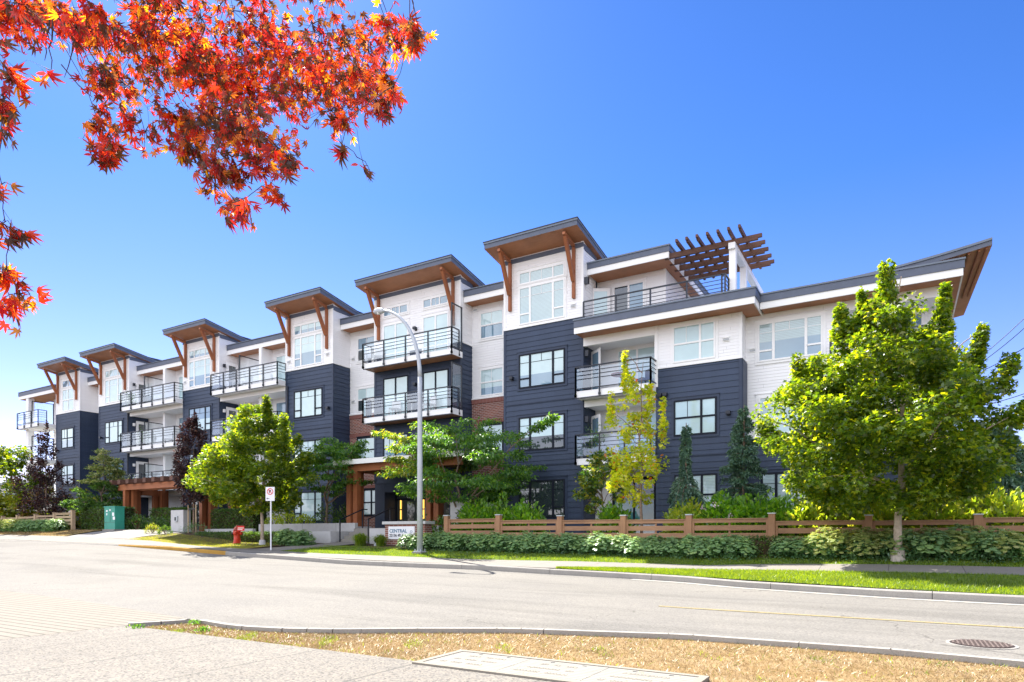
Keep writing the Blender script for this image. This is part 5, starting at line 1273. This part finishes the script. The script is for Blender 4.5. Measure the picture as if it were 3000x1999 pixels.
# right side background trees
cl = clusters_env(50, [(1, 2.2), (3, 3.0), (5, 2.0), (6.2, .8)], 9.6, 48, 0, .7, 61, .8)
tree("autumn_tree", "orange and yellow tree in the distance at the right edge", "tree", (9.6, 48, 0), .12, 5.5, cl, 90, .24, L_ORN)
cl = clusters_env(50, [(1, 2.2), (3.5, 2.6), (6, 2.2), (7.4, .8)], 5.2, 58, 0, .8, 62, .8)
tree("autumn_tree", "yellow green tree in the distance behind the blue spruce", "tree", (5.2, 58, 0), .12, 6.5, cl, 90, .26, L_YG)
cl = [((3.9 - .25 * k, 21.6 + .1 * k, 4.15 - .17 * k + .1 * (k % 2)), (.42, .35, .16)) for k in range(8)] + clusters_env(26, [(3, 1.4), (4.5, 1.8), (6, .8)], 5.6, 21.6, 0, .45, 63, .6)
tree("broadleaf_tree", "dark leafy branch reaching in from the right edge above the spruce", "tree", (5.9, 21.6, -.4), .08, 5.5, cl, 60, .12, L_DEEP, T_LEAF, droop=.5)
q = MB(); q.tube([(5.9, 40, 0), (5.9, 40, 4.9)], .09, 8, GREY); q.tube([(5.9, 40, 4.9), (5.4, 40, 5.1)], .05, 6, GREY); thing_mesh(q, "light_pole", "distant pale lamp pole among the trees at the right edge", "street lamp")

# conifers
def conifer(name, label, x, y, z0, h, r, mat, weep=.5, n=60, seed=1, need=.085, narrow=None, group=None, per=70):
    g_ = np.random.default_rng(seed); t = empty(name, (x, y, z0), label, "conifer", group); mb = MB()
    mb.tube([(x, y, z0 - .1), (x + .03, y, z0 + h * .5), (x + .05, y, z0 + h)], [.06, .04, .012], 7, BARK)
    P = []; D = []; N = []
    for i in range(n):
        s = (i + g_.uniform(0, 1)) / n; z = z0 + h * (.05 + .93 * s); rr = (narrow(s) if narrow else (1 - s) ** .8) * r * g_.uniform(.75, 1.15) + .06; a = g_.uniform(0, 2 * math.pi)
        A = Vector((x + .04 * s, y, z)); dirv = Vector((math.cos(a), math.sin(a), 0)); pts = []
        for k in range(6):
            u = k / 5; pts.append(A + dirv * rr * u + Vector((0, 0, rr * (.25 * u - weep * u * u))))
        mb.tube(pts, [.012, .01, .009, .007, .005, .003], 4, BARK, False)
        m = int(per * 2.2 * (rr / r + .3)); u = g_.uniform(.08, 1, m) ** .8; idx = np.minimum((u * 5).astype(int), 4); fr = u * 5 - idx
        pa = np.array(pts); q = pa[idx] * (1 - fr[:, None]) + pa[idx + 1] * fr[:, None]
        sidev = np.array((-math.sin(a), math.cos(a), 0)); q = q + sidev * (g_.normal(0, 1, (m, 1)) * .10 * rr * (1 - .3 * u[:, None])) + g_.normal(0, .015, (m, 3)); q[:, 2] -= np.abs(g_.normal(0, .05, m)) * (1 + weep)
        P.append(q); D.append(np.array(dirv)[None] * .7 + g_.normal(0, .45, (m, 3)) + (0, 0, -.5 * weep)); N.append(g_.normal(0, .6, (m, 3)) + (0, 0, 1))
    P = np.concatenate(P); V, F = leafgeo(P, np.concatenate(D), np.concatenate(N), need * g_.uniform(.6, 1.3, len(P)), (T_LEAF[0] * (.6, 1, 1), T_LEAF[1]))
    mb.build("trunk", t); arrmesh("crown", V, F, mat, t); return t
wf = lambda s: (.85 if s < .18 else (.55 if s < .38 else (.95 if s < .47 else (.45 if s < .6 else .15 - .08 * s))))
conifer("weeping_conifer", "weeping blue green conifer with a bare bent tip behind the fence", -6.75, 23.6, -.2, 4.3, 1.05, L_CON, 1.3, 130, 1, .12, wf)
q = MB(); q.tube([(-6.7, 23.6, 4.0), (-6.75, 23.6, 4.3), (-6.95, 23.6, 4.55)], [.012, .01, .006], 5, BARK)
conifer("blue_spruce", "tall narrow dark spruce against the navy wall right of the weeping conifer", -4.9, 24.4, -.2, 4.9, 1.2, L_CON, .35, 150, 2, .12)
conifer("blue_spruce", "pale green spruce half hidden below the large maple crown", -2.2, 23.6, -.2, 2.9, 1.1, L_CONP, .4, 70, 3, .10)
conifer("blue_spruce", "small blue spruce low under the right side of the maple", -.9, 23.8, -.2, 2.0, .9, L_CON, .4, 45, 4, .10)
conifer("blue_spruce", "broad blue spruce at the right edge beyond the fence", 2.55, 25.2, -.2, 3.8, 2.1, L_CON, .45, 120, 5, .13, None, None, 110)
conifer("blue_spruce", "low spreading pale spruce in front of the broad one at the right", 1.4, 23.4, -.2, 1.8, 1.6, L_CONP, .35, 60, 6, .12)

# shrubs
def shrub_mesh(rx, ry, h, n, lsize, T, seed, stems=True, up=.8, head=None):
    g_ = np.random.default_rng(seed); u = unit(g_.normal(0, 1, (n, 3))); u[:, 2] = np.abs(u[:, 2]); rad = g_.uniform(.55, 1.0, (n, 1)) ** .6
    lump = 1 + .16 * np.sin(u[:, :1] * 7 + seed) * np.cos(u[:, 1:2] * 6 + seed) + g_.normal(0, .05, (n, 1))
    P = u * rad * lump * np.array((rx, ry, h)); D = u + g_.normal(0, .5, (n, 3)) + (0, 0, up * .4); N = g_.normal(0, .6, (n, 3)) + (0, 0, 1)
    return leafgeo(P, D, N, lsize * g_.uniform(.6, 1.25, n), T)
hyn = {}
def shrub(name, label, catg, x, y, rx, ry, h, n, ls, mat, seed, T=T_LEAF, group=None, z=None):
    t = empty(name, (x, y, (zv(x, y) if z is None else z) - .03), label, catg, group)
    V, F = shrub_mesh(rx, ry, h, n, ls, T, seed); arrmesh("foliage", V, F, mat, t, False)
    mb = MB(); g_ = np.random.default_rng(seed)
    for k in range(9):
        a = g_.uniform(0, 6.28); mb.tube([(0, 0, 0), (rx * .4 * math.cos(a), ry * .4 * math.sin(a), h * .5), (rx * .7 * math.cos(a), ry * .7 * math.sin(a), h * .8)], [.012, .009, .004], 4, BARK, False)
    mb.build("stem", t, world=False); return t
# leafy shrubs behind the fence
hy = [(-15.0, 22.4, .95, 1.55, L_HYD), (-13.9, 22.5, .9, 1.6, L_HYD), (-12.8, 22.5, .9, 1.5, L_HYD), (-9.2, 22.9, .7, 1.3, L_HYD), (-6.3, 22.5, .8, 1.35, L_HYDY), (-5.2, 22.6, .9, 1.55, L_HYD), (-4.2, 22.5, .9, 1.5, L_HYD),
      (-3.3, 22.6, .9, 1.45, L_HYD), (-2.5, 22.4, .8, 1.3, L_HYDY), (-1.6, 22.5, .8, 1.2, L_HYDY), (-.3, 22.3, .8, 1.25, L_HYDY), (.75, 22.3, 1.0, 1.45, L_HYDY), (2.3, 22.4, 1.1, 1.45, L_HYDY), (3.5, 22.5, .9, 1.1, L_HYD)]
ORD = ['first', 'second', 'third', 'fourth', 'fifth', 'sixth', 'seventh', 'eighth', 'ninth']
for i, (x, y, r_, h, m) in enumerate(hy):
    bright = m is L_HYDY; p_ = min(max(sum(1 for q_ in fx if q_ < x) - 1, 0), 8); mid = (fx[p_] + fx[p_ + 1]) / 2; k_ = (p_, x > mid)
    shrub("leafy_shrub", ("bright yellow green" if bright else "mid green") + " shrub behind the " + ("right" if x > mid else "left") + " half of the " + ORD[p_] + " fence panel from the left", "shrub", x, y, r_ * 1.15, .8, h * 1.12, 1900, .17, m, 100 + i, group="leafy shrubs behind the fence")
g_ = np.random.default_rng(5)
for i, (x, z) in enumerate(((-5.6, .95), (-5.25, 1.0), (-4.75, .65), (-6.1, .5))):
    n = 14; P = g_.normal(0, .05, (n, 3)) + (x, 21.75, z); V, F = leafgeo(P, g_.normal(0, 1, (n, 3)), g_.normal(0, 1, (n, 3)), .06, T_LEAF)
    tag(arrmesh("hydrangea_flower", V, F, BLOSS), ("pale pink hydrangea head just left of the highest one above the fence", "highest pale pink hydrangea head above the wooden fence", "low pink hydrangea head at the fence rail, rightmost", "low pink hydrangea head at the fence rail, leftmost")[i], "flower", "pink hydrangea flowers by the fence")
# shrubs on planter by the entrance
for i, (x, y, r_, h, z) in enumerate(((-29.4, 24.2, .6, .75, .5), (-28.3, 24.2, .65, .85, .5), (-27.2, 24.3, .6, .7, .5))):
    shrub("leafy_shrub", ("leftmost", "middle", "rightmost")[i] + " of three bright green shrubs on the upper concrete planter", "shrub", x, y, r_, .45, h, 420, .12, L_HYDY, 140 + i, group="bright shrubs on the planter", z=z)
for i, (x, y, r_, h) in enumerate(((-26.2, 24.9, .9, 1.3), (-24.9, 25.2, .8, 1.35))):
    shrub("dark_shrub", ("dark dense shrub on the planter below the layered tree", "dark dense shrub just left of the entrance posts")[i], "shrub", x, y, r_, .6, h, 620, .11, L_BOX, 150 + i, z=.45)
for i, (x, y, r_, h, lab) in enumerate(((-19.6, 23.6, .6, .9, "green rhododendron shrub above the left end of the brick sign"), (-18.6, 23.5, .7, 1.1, "green rhododendron shrub above the middle of the brick sign"), (-17.4, 23.3, .8, 1.15, "green rhododendron shrub right of the street lamp behind the sign"), (-16.2, 22.4, .45, .85, "light green shrub at the left end of the wooden fence"))):
    shrub("rhododendron", lab, "shrub", x, y, r_, .5, h, 460, .13, L_LAYER, 160 + i, z=-.25)
def hedge(name, label, x0, x1, y0, y1, z0, z1, mat, n, ls, seed, catg="hedge"):
    g_ = np.random.default_rng(seed); t = empty(name, ((x0 + x1) / 2, (y0 + y1) / 2, z0), label, catg)
    A = [(x1 - x0) * (y1 - y0), (x1 - x0) * (z1 - z0), (x1 - x0) * (z1 - z0) * .3, (y1 - y0) * (z1 - z0), (y1 - y0) * (z1 - z0)]; k = g_.choice(5, n, p=np.array(A) / sum(A)); u = g_.uniform(0, 1, (n, 2))
    P = np.zeros((n, 3)); Nn = np.zeros((n, 3))
    X = x0 + (x1 - x0) * u[:, 0]; Y = y0 + (y1 - y0) * u[:, 1]; Z = z0 + (z1 - z0) * u[:, 1]; Y2 = y0 + (y1 - y0) * u[:, 0]
    for j, (px_, py_, pz_, nn) in enumerate(((X, Y, np.full(n, z1), (0, 0, 1)), (X, np.full(n, y0), Z, (0, -1, 0)), (X, np.full(n, y1), Z, (0, 1, 0)), (np.full(n, x0), Y2, Z, (-1, 0, 0)), (np.full(n, x1), Y2, Z, (1, 0, 0)))):
        s = k == j; P[s] = np.stack([px_, py_, pz_], 1)[s]; Nn[s] = nn
    P += g_.normal(0, .035, (n, 3)); V, F = leafgeo(P, Nn * .5 + g_.normal(0, .8, (n, 3)), Nn + g_.normal(0, .7, (n, 3)), ls * g_.uniform(.6, 1.2, n), T_LEAF)
    arrmesh("foliage", V, F, mat, t)
    q = MB(); q.box(x0 + .05, x1 - .05, y0 + .05, y1 - .05, z0 - .1, z1 - .06, EARTH); q.build("branchwork", t); return t
hedge("clipped_hedge", "tall dark clipped hedge between the weathered fence and the green cabinet", -45.6, -41.4, 22.3, 23.4, .3, 1.78, L_BOX, 9000, .09, 1)
hedge("clipped_hedge", "dark clipped hedge behind the left pergola posts", -40.8, -37.6, 24.0, 25.0, .2, 1.7, L_BOX, 6000, .09, 2)
hedge("clipped_hedge", "dark clipped hedge right of the narrow purple tree above the planter wall", -34.2, -30.6, 23.7, 24.7, .3, 1.5, L_BOX, 6500, .09, 3)
hedge("box_hedge", "low clipped box hedge behind the red hydrant", -32.2, -25.6, 21.35, 21.9, -.3, .16, L_BOX, 9000, .06, 4)
hedge("box_hedge", "dark clipped hedge behind the left end of the long fence", -16.3, -14.6, 22.9, 23.6, -.3, 1.05, L_BOX, 3500, .08, 5)
hedge("box_hedge", "low dark hedge strip below the fence at the right behind the sedum", -4.8, 6, 20.75, 21.1, -.7, -.05, L_BOX, 9000, .06, 6)
for i, (x, y, r_, h, lab, m) in enumerate(((-35.5, 21.0, .42, .5, "small bright yellow green ball shrub at the corner of the ramp", L_YG), (-34.3, 21.0, .38, .48, "small dark green ball shrub beside the bright one near the pillar", L_BOX), (-33.1, 22.0, .8, .65, "grey green low shrub under the narrow purple tree", L_SED))):
    shrub("ball_shrub", lab, "shrub", x, y, r_, r_, h, 420, .07, m, 170 + i)
for i, (x, y, r_, h) in enumerate(((-39.6, 22.5, 1.0, .95), (-38.4, 22.9, 1.1, .8), (-36.9, 23.3, .9, .85))):
    shrub("dark_shrub", ("dark rounded shrub right beside the green cabinet", "dark rounded shrub below the middle of the pergola beam", "dark rounded shrub at the right pergola posts by the ramp")[i], "shrub", x, y, r_, .7, h, 700, .12, L_DEEP, 180 + i)
# ornamental grass tufts by the sign
for i, (x, y, lab) in enumerate(((-20.2, 21.2, "arching ornamental grass tuft left of the spotlight by the steps"), (-19.0, 21.1, "arching ornamental grass tuft directly below the brick sign"), (-20.7, 21.6, "arching ornamental grass tuft at the foot of the entrance steps"))):
    n = 420; z = zv(x, y); a = rng.uniform(0, 6.28, n); l = rng.uniform(.3, .55, n); B = np.column_stack([x + rng.normal(0, .08, n), y + rng.normal(0, .08, n), np.full(n, z)])
    ln = rng.uniform(.1, 1, n); M1 = B + np.column_stack([np.cos(a) * l * .45 * ln, np.sin(a) * l * .45 * ln, l * (1 - .25 * ln)]); T1 = B + np.column_stack([np.cos(a) * l * 1.15 * ln, np.sin(a) * l * 1.15 * ln, l * (1.15 - .75 * ln)]); s = np.column_stack([-np.sin(a), np.cos(a), 0 * a]) * .008
    V = np.stack([B - s, B + s, M1 + s, M1 - s, T1], 1).reshape(-1, 3); k = np.arange(n) * 5
    F = np.concatenate([np.stack([k, k + 1, k + 2, k + 3], 1), np.stack([k + 3, k + 2, k + 4, k + 4], 1)])
    F = np.stack([k, k + 1, k + 2, k + 3], 1); V2 = np.stack([M1 - s, M1 + s, T1 + s * .2, T1 - s * .2], 1).reshape(-1, 3); V, F = cat([(V, F), (V2, np.arange(4 * n).reshape(-1, 4))])
    tag(arrmesh("ornamental_grass", V, F, L_GRASS), lab, "ornamental grass")

# sedum mounds: three prototypes copied along the bed
def sedum_proto(seed, heads_mat, h=.42, r=.42, nh=60):
    g_ = np.random.default_rng(seed); nh = 170; el = np.arcsin(g_.uniform(.12, 1, nh) ** .8); a = g_.uniform(0, 6.28, nh); k_ = g_.uniform(.85, 1.08, nh)
    hx, hy_ = np.cos(el) * np.cos(a) * r * k_, np.cos(el) * np.sin(a) * r * k_; hz = h * np.sin(el) * k_ + .04; P = np.column_stack([hx, hy_, hz])
    N = np.column_stack([hx * .9, hy_ * .9, np.full(nh, .6)]); D = g_.normal(0, 1, (nh, 3)) * (1, 1, .1)
    D = D - N * (np.sum(D * N, 1) / np.sum(N * N, 1))[:, None]
    H = leafgeo(P, D, N, .05 * g_.uniform(.7, 1.35, nh), T_HEAD)
    n = 700; uu = unit(g_.normal(0, 1, (n, 3))); uu[:, 2] = np.abs(uu[:, 2]); q = uu * g_.uniform(.5, .97, (n, 1)) * (r * 1.02, r * 1.02, h * .95); L = leafgeo(q, uu + g_.normal(0, .5, (n, 3)), g_.normal(0, .6, (n, 3)) + (0, 0, 1), .07 * g_.uniform(.6, 1.2, n), T_LEAF)
    fm = []
    for k in range(nh):
        m = 9; aa = g_.uniform(0, 6.28, m); rr = .055 * np.sqrt(g_.uniform(0, 1, m)); fm.append(P[k] + np.column_stack([np.cos(aa) * rr, np.sin(aa) * rr, .012 + 0 * rr]))
    fm = np.concatenate(fm); Fm = leafgeo(fm, g_.normal(0, 1, (len(fm), 3)), g_.normal(0, .4, (len(fm), 3)) + (0, 0, 1), .022, T_LEAF)
    t = empty("sedum_plant", (0, 0, 0)); V, F = cat([(L[0], L[1])]); arrmesh("foliage", V, F, L_SED, t, False)
    V, F = H; a_ = [V, F]; V2, F2 = Fm; V, F = cat([(V, F), (V2, F2)]); arrmesh("flower_heads", V, F, heads_mat, t, False); return t
def dup(root, loc, rz, sc=1.0):
    r_ = root.copy(); COL.objects.link(r_); r_.location = loc; r_.rotation_euler.z = rz; r_.scale = (sc, sc, sc)
    for ch in list(root.children):
        c = ch.copy(); COL.objects.link(c); c.parent = r_
    return r_
protos = [sedum_proto(s, m, h) for s, m, h in ((1, L_SEDH, .52), (2, L_SEDH, .46), (3, L_SEDH, .56), (4, L_SEDY, .56), (5, L_SEDY, .52))]
used = set(); cnt = {}
def where(x, y):
    p_ = sum(1 for q_ in fx if q_ < x); row = "front" if y < 20.62 else "back"; k = (p_, row); cnt[k] = cnt.get(k, 0) + 1
    n_ = ORD[min(cnt[k] - 1, 8)] + " in the " + row + " row"
    return n_ + (" left of the long fence" if p_ == 0 else " below fence panel " + ORD[min(p_ - 1, 8)] + " from left")
def sed(kind, x, y, sc, label, group):
    p = protos[kind]; z = zv(x, y) - .02
    if kind in used: o = dup(p, (x, y, z), random.uniform(0, 6.28), sc)
    else: used.add(kind); o = p; o.location = (x, y, z); o.scale = (sc, sc, sc)
    tag(o, label, "sedum plant", group)
x = -17.0
while x < -3.6:
    for y in (20.45, 20.95):
        yy = y + random.uniform(-.1, .1); k = random.choice((0, 1, 2))
        br = (x < -15.9 and y > 20.6) or (-8.6 < x < -7.9 and y > 20.6)
        if br: sed(3, x, yy, 1.0, "yellow tinged sedum, " + where(x, y), "yellow tinged sedum plants")
        else: sed(k, x + random.uniform(-.12, .12), yy, random.uniform(.95, 1.2) * (1.1 if y > 20.6 else 1), "green sedum, " + where(x, y), "green sedum plants below the fence")
    x += .56
x = -2.85
for x in (-2.9, -2.5):
    sed(1, x, 20.5, 1.15, ("left" if x < -2.7 else "right") + " one of two green sedum plants left of the pale flowering clump", "green sedum clump left of the maple trunk")
x = -1.95
while x < 2.5:
    for y in (20.35, 20.85):
        sed(random.choice((3, 4)) if (x < -.3 or random.random() < .45) else 2, x + random.uniform(-.1, .1), y + random.uniform(-.08, .08), random.uniform(1.2, 1.4), "pale flowering sedum, " + where(x, y), "pale flowering sedum plants by the maple trunk")
    x += .52
for i, (x, y) in enumerate(((-23.2, 20.7), (-23.9, 20.9), (-24.6, 20.8), (-25.0, 21.3))):
    sed(i % 3, x, y, 1.25, ("right end", "second from right", "third from right", "left end")[i] + " green sedum plant beside the walkway to the entrance", "sedum plants by the walkway")
x = -55
while x < -45.2:
    sed(3 if x < -50.3 else 0, x, 20.8, 1.35, ORD[min(8, int(round((x + 55) / .75)))] + " yellow green plant from left under the weathered fence" if x < -50.3 else ORD[int(round((x + 49.75) / .75))] + " grey green plant under the right part of the weathered fence", "yellow plants at the far left fence" if x < -50.3 else "green plants at the far left fence"); x += .75

# ---------------------------------------------------------------- background buildings
def bgb(name, label, x0, x1, y0, y1, z0, z1, wm, gm, fl):
    t = empty(name, ((x0 + x1) / 2, y0, z0), label, "building"); q = MB(); q.box(x0, x1, y0, y1, z0, z1, wm); q.build("wall", t)
    q = MB(); q.box(x0 - .3, x1 + .3, y0 - .3, y1, z1, z1 + .5, GREY); q.build("roof", t)
    for f in range(fl):
        h = (z1 - z0) / fl; n = max(2, int((x1 - x0) / 3.2))
        for k in range(n):
            a = x0 + (x1 - x0) * (k + .12) / n; b = x0 + (x1 - x0) * (k + .88) / n; q = MB(); q.box(a, b, y0 - .05, y0 + .1, z0 + h * (f + .3), z0 + h * (f + .8), gm); q.build("window", t)
CREAM = painted("beige_stucco", (.5, .46, .42), .05, .8)
bgb("distant_building", "low beige office building with blue windows beyond the trees at the far left", -140, -88, 50, 70, -.5, 8.3, CREAM, G_TEAL, 2)
bgb("distant_building", "distant reddish roofed building glimpsed at the right edge", 14, 30, 62, 75, 0, 3.4, painted("pink_stucco", (.5, .27, .24), .1, .8), G_PALE, 1)
hedge("distant_hedge", "distant belt of greenery across the far left horizon", -160, -66, 44, 48, -.5, 2.6, L_MAPLE, 14000, .6, 77)
hedge("distant_hedge", "distant belt of greenery across the right horizon", 3, 60, 50, 54, -.5, 2.0, L_MAPLE, 12000, .5, 78)

# ---------------------------------------------------------------- the red maple overhead in the foreground
def redmaple():
    g_ = np.random.default_rng(99)
    base = Vector((-4.1, -.9, -1.26))
    t = empty("red_maple", base, "red and orange leaved maple hanging its branches into the top left", "tree")
    f = 1925.; Rx = np.array((.8599, .5106, 0)); Fx = np.array((-.5106, .8599, 0)); Uz = np.array((0, 0, 1.))
    def ray(px, py, d): return (Rx * ((px - 1500) / f) + Fx + Uz * ((1572 - py) / f)) * d
    # hanging sprays: (centre x, centre y, rx, ry, leaves, distance)
    S = [(40, 60, 90, 75, 80, 2.6), (150, 40, 90, 60, 60, 3.0), (260, 60, 90, 60, 75, 3.0), (330, 130, 90, 60, 75, 3.1), (420, 60, 110, 80, 110, 3.2), (300, 215, 60, 60, 40, 2.9),
         (300, 250, 55, 60, 40, 2.9), (285, 350, 40, 45, 22, 2.5), (305, 440, 50, 50, 30, 2.4), (380, 360, 35, 35, 12, 2.5), (450, 200, 110, 90, 130, 3.3), (560, 80, 120, 90, 150, 3.4),
         (600, 220, 120, 90, 150, 3.3), (500, 330, 90, 70, 70, 3.0), (560, 430, 80, 60, 55, 2.9), (640, 380, 110, 80, 110, 3.1), (700, 120, 130, 110, 190, 3.6), (760, 260, 130, 90, 170, 3.5),
         (760, 390, 100, 80, 110, 3.1), (700, 500, 85, 55, 60, 2.8), (820, 460, 95, 45, 60, 2.8), (690, 590, 50, 45, 26, 2.4), (790, 545, 30, 30, 12, 2.6), (860, 120, 120, 110, 170, 3.6),
         (930, 250, 130, 90, 150, 3.4), (1010, 120, 120, 110, 150, 3.5), (1060, 250, 90, 80, 100, 3.2), (1130, 60, 70, 60, 45, 3.0), (1120, 300, 55, 55, 40, 2.8), (1155, 250, 30, 40, 12, 2.5),
         (1000, 340, 70, 25, 30, 2.9), (1000, 430, 30, 25, 5, 2.2), (1045, 460, 30, 30, 5, 2.2), (1215, 110, 35, 60, 16, 2.4), (1200, 60, 40, 50, 14, 2.7),
         (20, 200, 35, 40, 10, 2.0), (10, 290, 30, 60, 14, 2.0), (5, 370, 25, 30, 6, 2.0), (5, 540, 30, 30, 5, 2.0), (15, 650, 45, 45, 14, 2.0), (20, 790, 40, 50, 22, 2.0), (35, 890, 60, 60, 30, 2.1),
         (145, 205, 18, 14, 2, 2.0), (-150, 100, 110, 100, 90, 2.4), (-150, 400, 60, 200, 60, 2.1), (-130, 760, 60, 150, 50, 2.2), (300, -90, 300, 80, 260, 3.0), (850, -100, 330, 90, 300, 3.4)]
    P = []; D = []; N = []; Sz = []
    mb = MB()
    # limbs overhead
    trunk = [base + Vector((0, 0, -.2)), base + Vector((.1, .1, 1.2)), base + Vector((.1, .5, 2.4)), base + Vector((.2, 1.0, 3.4))]
    mb.tube(trunk, [.17, .14, .12, .10], 10, BARK)
    hub = trunk[-1]
    limbs = []
    for (px, d) in ((-150, 2.4), (250, 3.1), (600, 3.5), (900, 3.7), (1150, 3.4)):
        e = Vector(ray(px, -130, d)); m = hub.lerp(e, .5) + Vector((0, 0, .45)); limbs.append((hub, m, e))
        mb.tube([hub, hub.lerp(m, .5) + Vector((.05, .02, .12)), m, m.lerp(e, .55) + Vector((0, .05, .05)), e], [.07, .055, .045, .03, .018], 7, BARK)
    nodes = [(l[2], .010) for l in limbs]
    for px in range(-150, 1250, 70): nodes.append((Vector(ray(px, -110 + g_.normal(0, 15), 3.0 + .5 * math.sin(px * .01))), .009))
    prevn = None
    for p_, r_ in sorted(nodes[5:], key=lambda q: q[0].x + q[0].y):
        if prevn is not None: mb.tube([prevn, prevn.lerp(p_, .5) + Vector((0, 0, .03)), p_], [.010, .009, .009], 5, TWIG, False)
        prevn = p_
    for (cx, cy, rx, ry, n, d0) in sorted(S, key=lambda q: q[1]):
        # each spray hangs from the nearest twig above it
        for sub in range(max(2, int(n // 16))):
            ux, uy = g_.uniform(-1, 1), g_.uniform(-1, 1)
            if sub == 0: ux = uy = 0
            dsub = d0 * g_.uniform(.88, 1.14) if sub else d0
            c0 = Vector(ray(cx + rx * ux * .85, cy + ry * uy * .85, dsub))
            a, ar = min(nodes, key=lambda q: (q[0] - c0).length + (3 if q[0].z < c0.z + .02 else 0))
            L = (a - c0).length
            mid1 = a.lerp(c0, .35) + Vector((g_.normal(0, .05) * L, g_.normal(0, .05) * L, .16 * L)); mid2 = a.lerp(c0, .75) + Vector((g_.normal(0, .05) * L, g_.normal(0, .05) * L, .08 * L))
            r1 = min(ar * .8, .0032 + .0035 * L); mb.tube([a, mid1, mid2, c0], [r1, r1 * .8, r1 * .6, .0016], 4, TWIG, False)
            nodes += [(mid1, r1 * .8), (mid2, r1 * .6), (c0, .0025)]
            m = max(2, int(n * 1.65 / max(2, int(n // 16)) * g_.uniform(.6, 1.4)))
            sp = min(.075, .42 * min(rx, ry) / 1925 * d0) * g_.uniform(.8, 1.15); pp = np.array(c0)[None] + g_.normal(0, 1, (m, 3)) * (sp, sp, sp * .75) + (0, 0, -.02)
            P.append(pp); dv = g_.normal(0, .5, (m, 3)) + (0, 0, -.75); D.append(dv); N.append(g_.normal(0, .8, (m, 3)) + (.0, -.25, .55)); Sz.append(g_.uniform(.023, .043, m))
            for k in range(max(1, m // 2)):
                q = Vector(pp[k]); mb.tube([c0, c0.lerp(q, .5) + Vector((g_.normal(0, .006), g_.normal(0, .006), .012)), q], [.0018, .0013, .0008], 3, TWIG, False)
    # bare twigs in the gap at the left
    for k in range(9):
        px = 140 + 12 * k + g_.normal(0, 12); sl = g_.normal(8, 12); ln_ = g_.uniform(18, 46); pts = [Vector(ray(px + sl * j + g_.normal(0, 5), 50 + ln_ * j + g_.normal(0, 5), 2.6 + .05 * k)) for j in range(6)]
        mb.tube(pts, [.004, .0035, .003, .0025, .002, .001], 4, TWIG, False)
    mb.tube([Vector(ray(180, 190, 2.6)), Vector(ray(230, 250, 2.6)), Vector(ray(270, 285, 2.6))], [.003, .0025, .0015], 4, TWIG, False)
    P = np.concatenate(P); D = np.concatenate(D); N = np.concatenate(N); Sz = np.concatenate(Sz); k4 = g_.integers(0, 4, len(P))
    V, F = cat([leafgeo(P[k4 == j], D[k4 == j], N[k4 == j], Sz[k4 == j], T_CURLS[j]) for j in range(4)])
    mb.build("trunk", t, True); arrmesh("crown", V, F, L_RED, t)
    # winged seeds
    Q = []; E = []
    for (cx, cy, rx, ry, n, d0) in S:
        for k in range(max(1, n // 14)):
            c = ray(cx + g_.uniform(-1, 1) * rx, cy + g_.uniform(0, 1.0) * ry, d0); a = g_.uniform(0, 6.28)
            for s in (-1, 1): Q.append(c); E.append((math.cos(a) * s, math.sin(a) * s, -.35))
    V, F = leafgeo(np.array(Q), np.array(E), g_.normal(0, 1, (len(Q), 3)), .028, (T_LEAF[0] * (.7, 1, 1), T_LEAF[1]))
    tag(arrmesh("winged_seeds", V, F, leafmat("samara_red", [(0, (.5, .02, .03)), (1, (.6, .05, .04))], .5, (1.6, .9, .8), 1.4), t), kind='stuff')
redmaple()
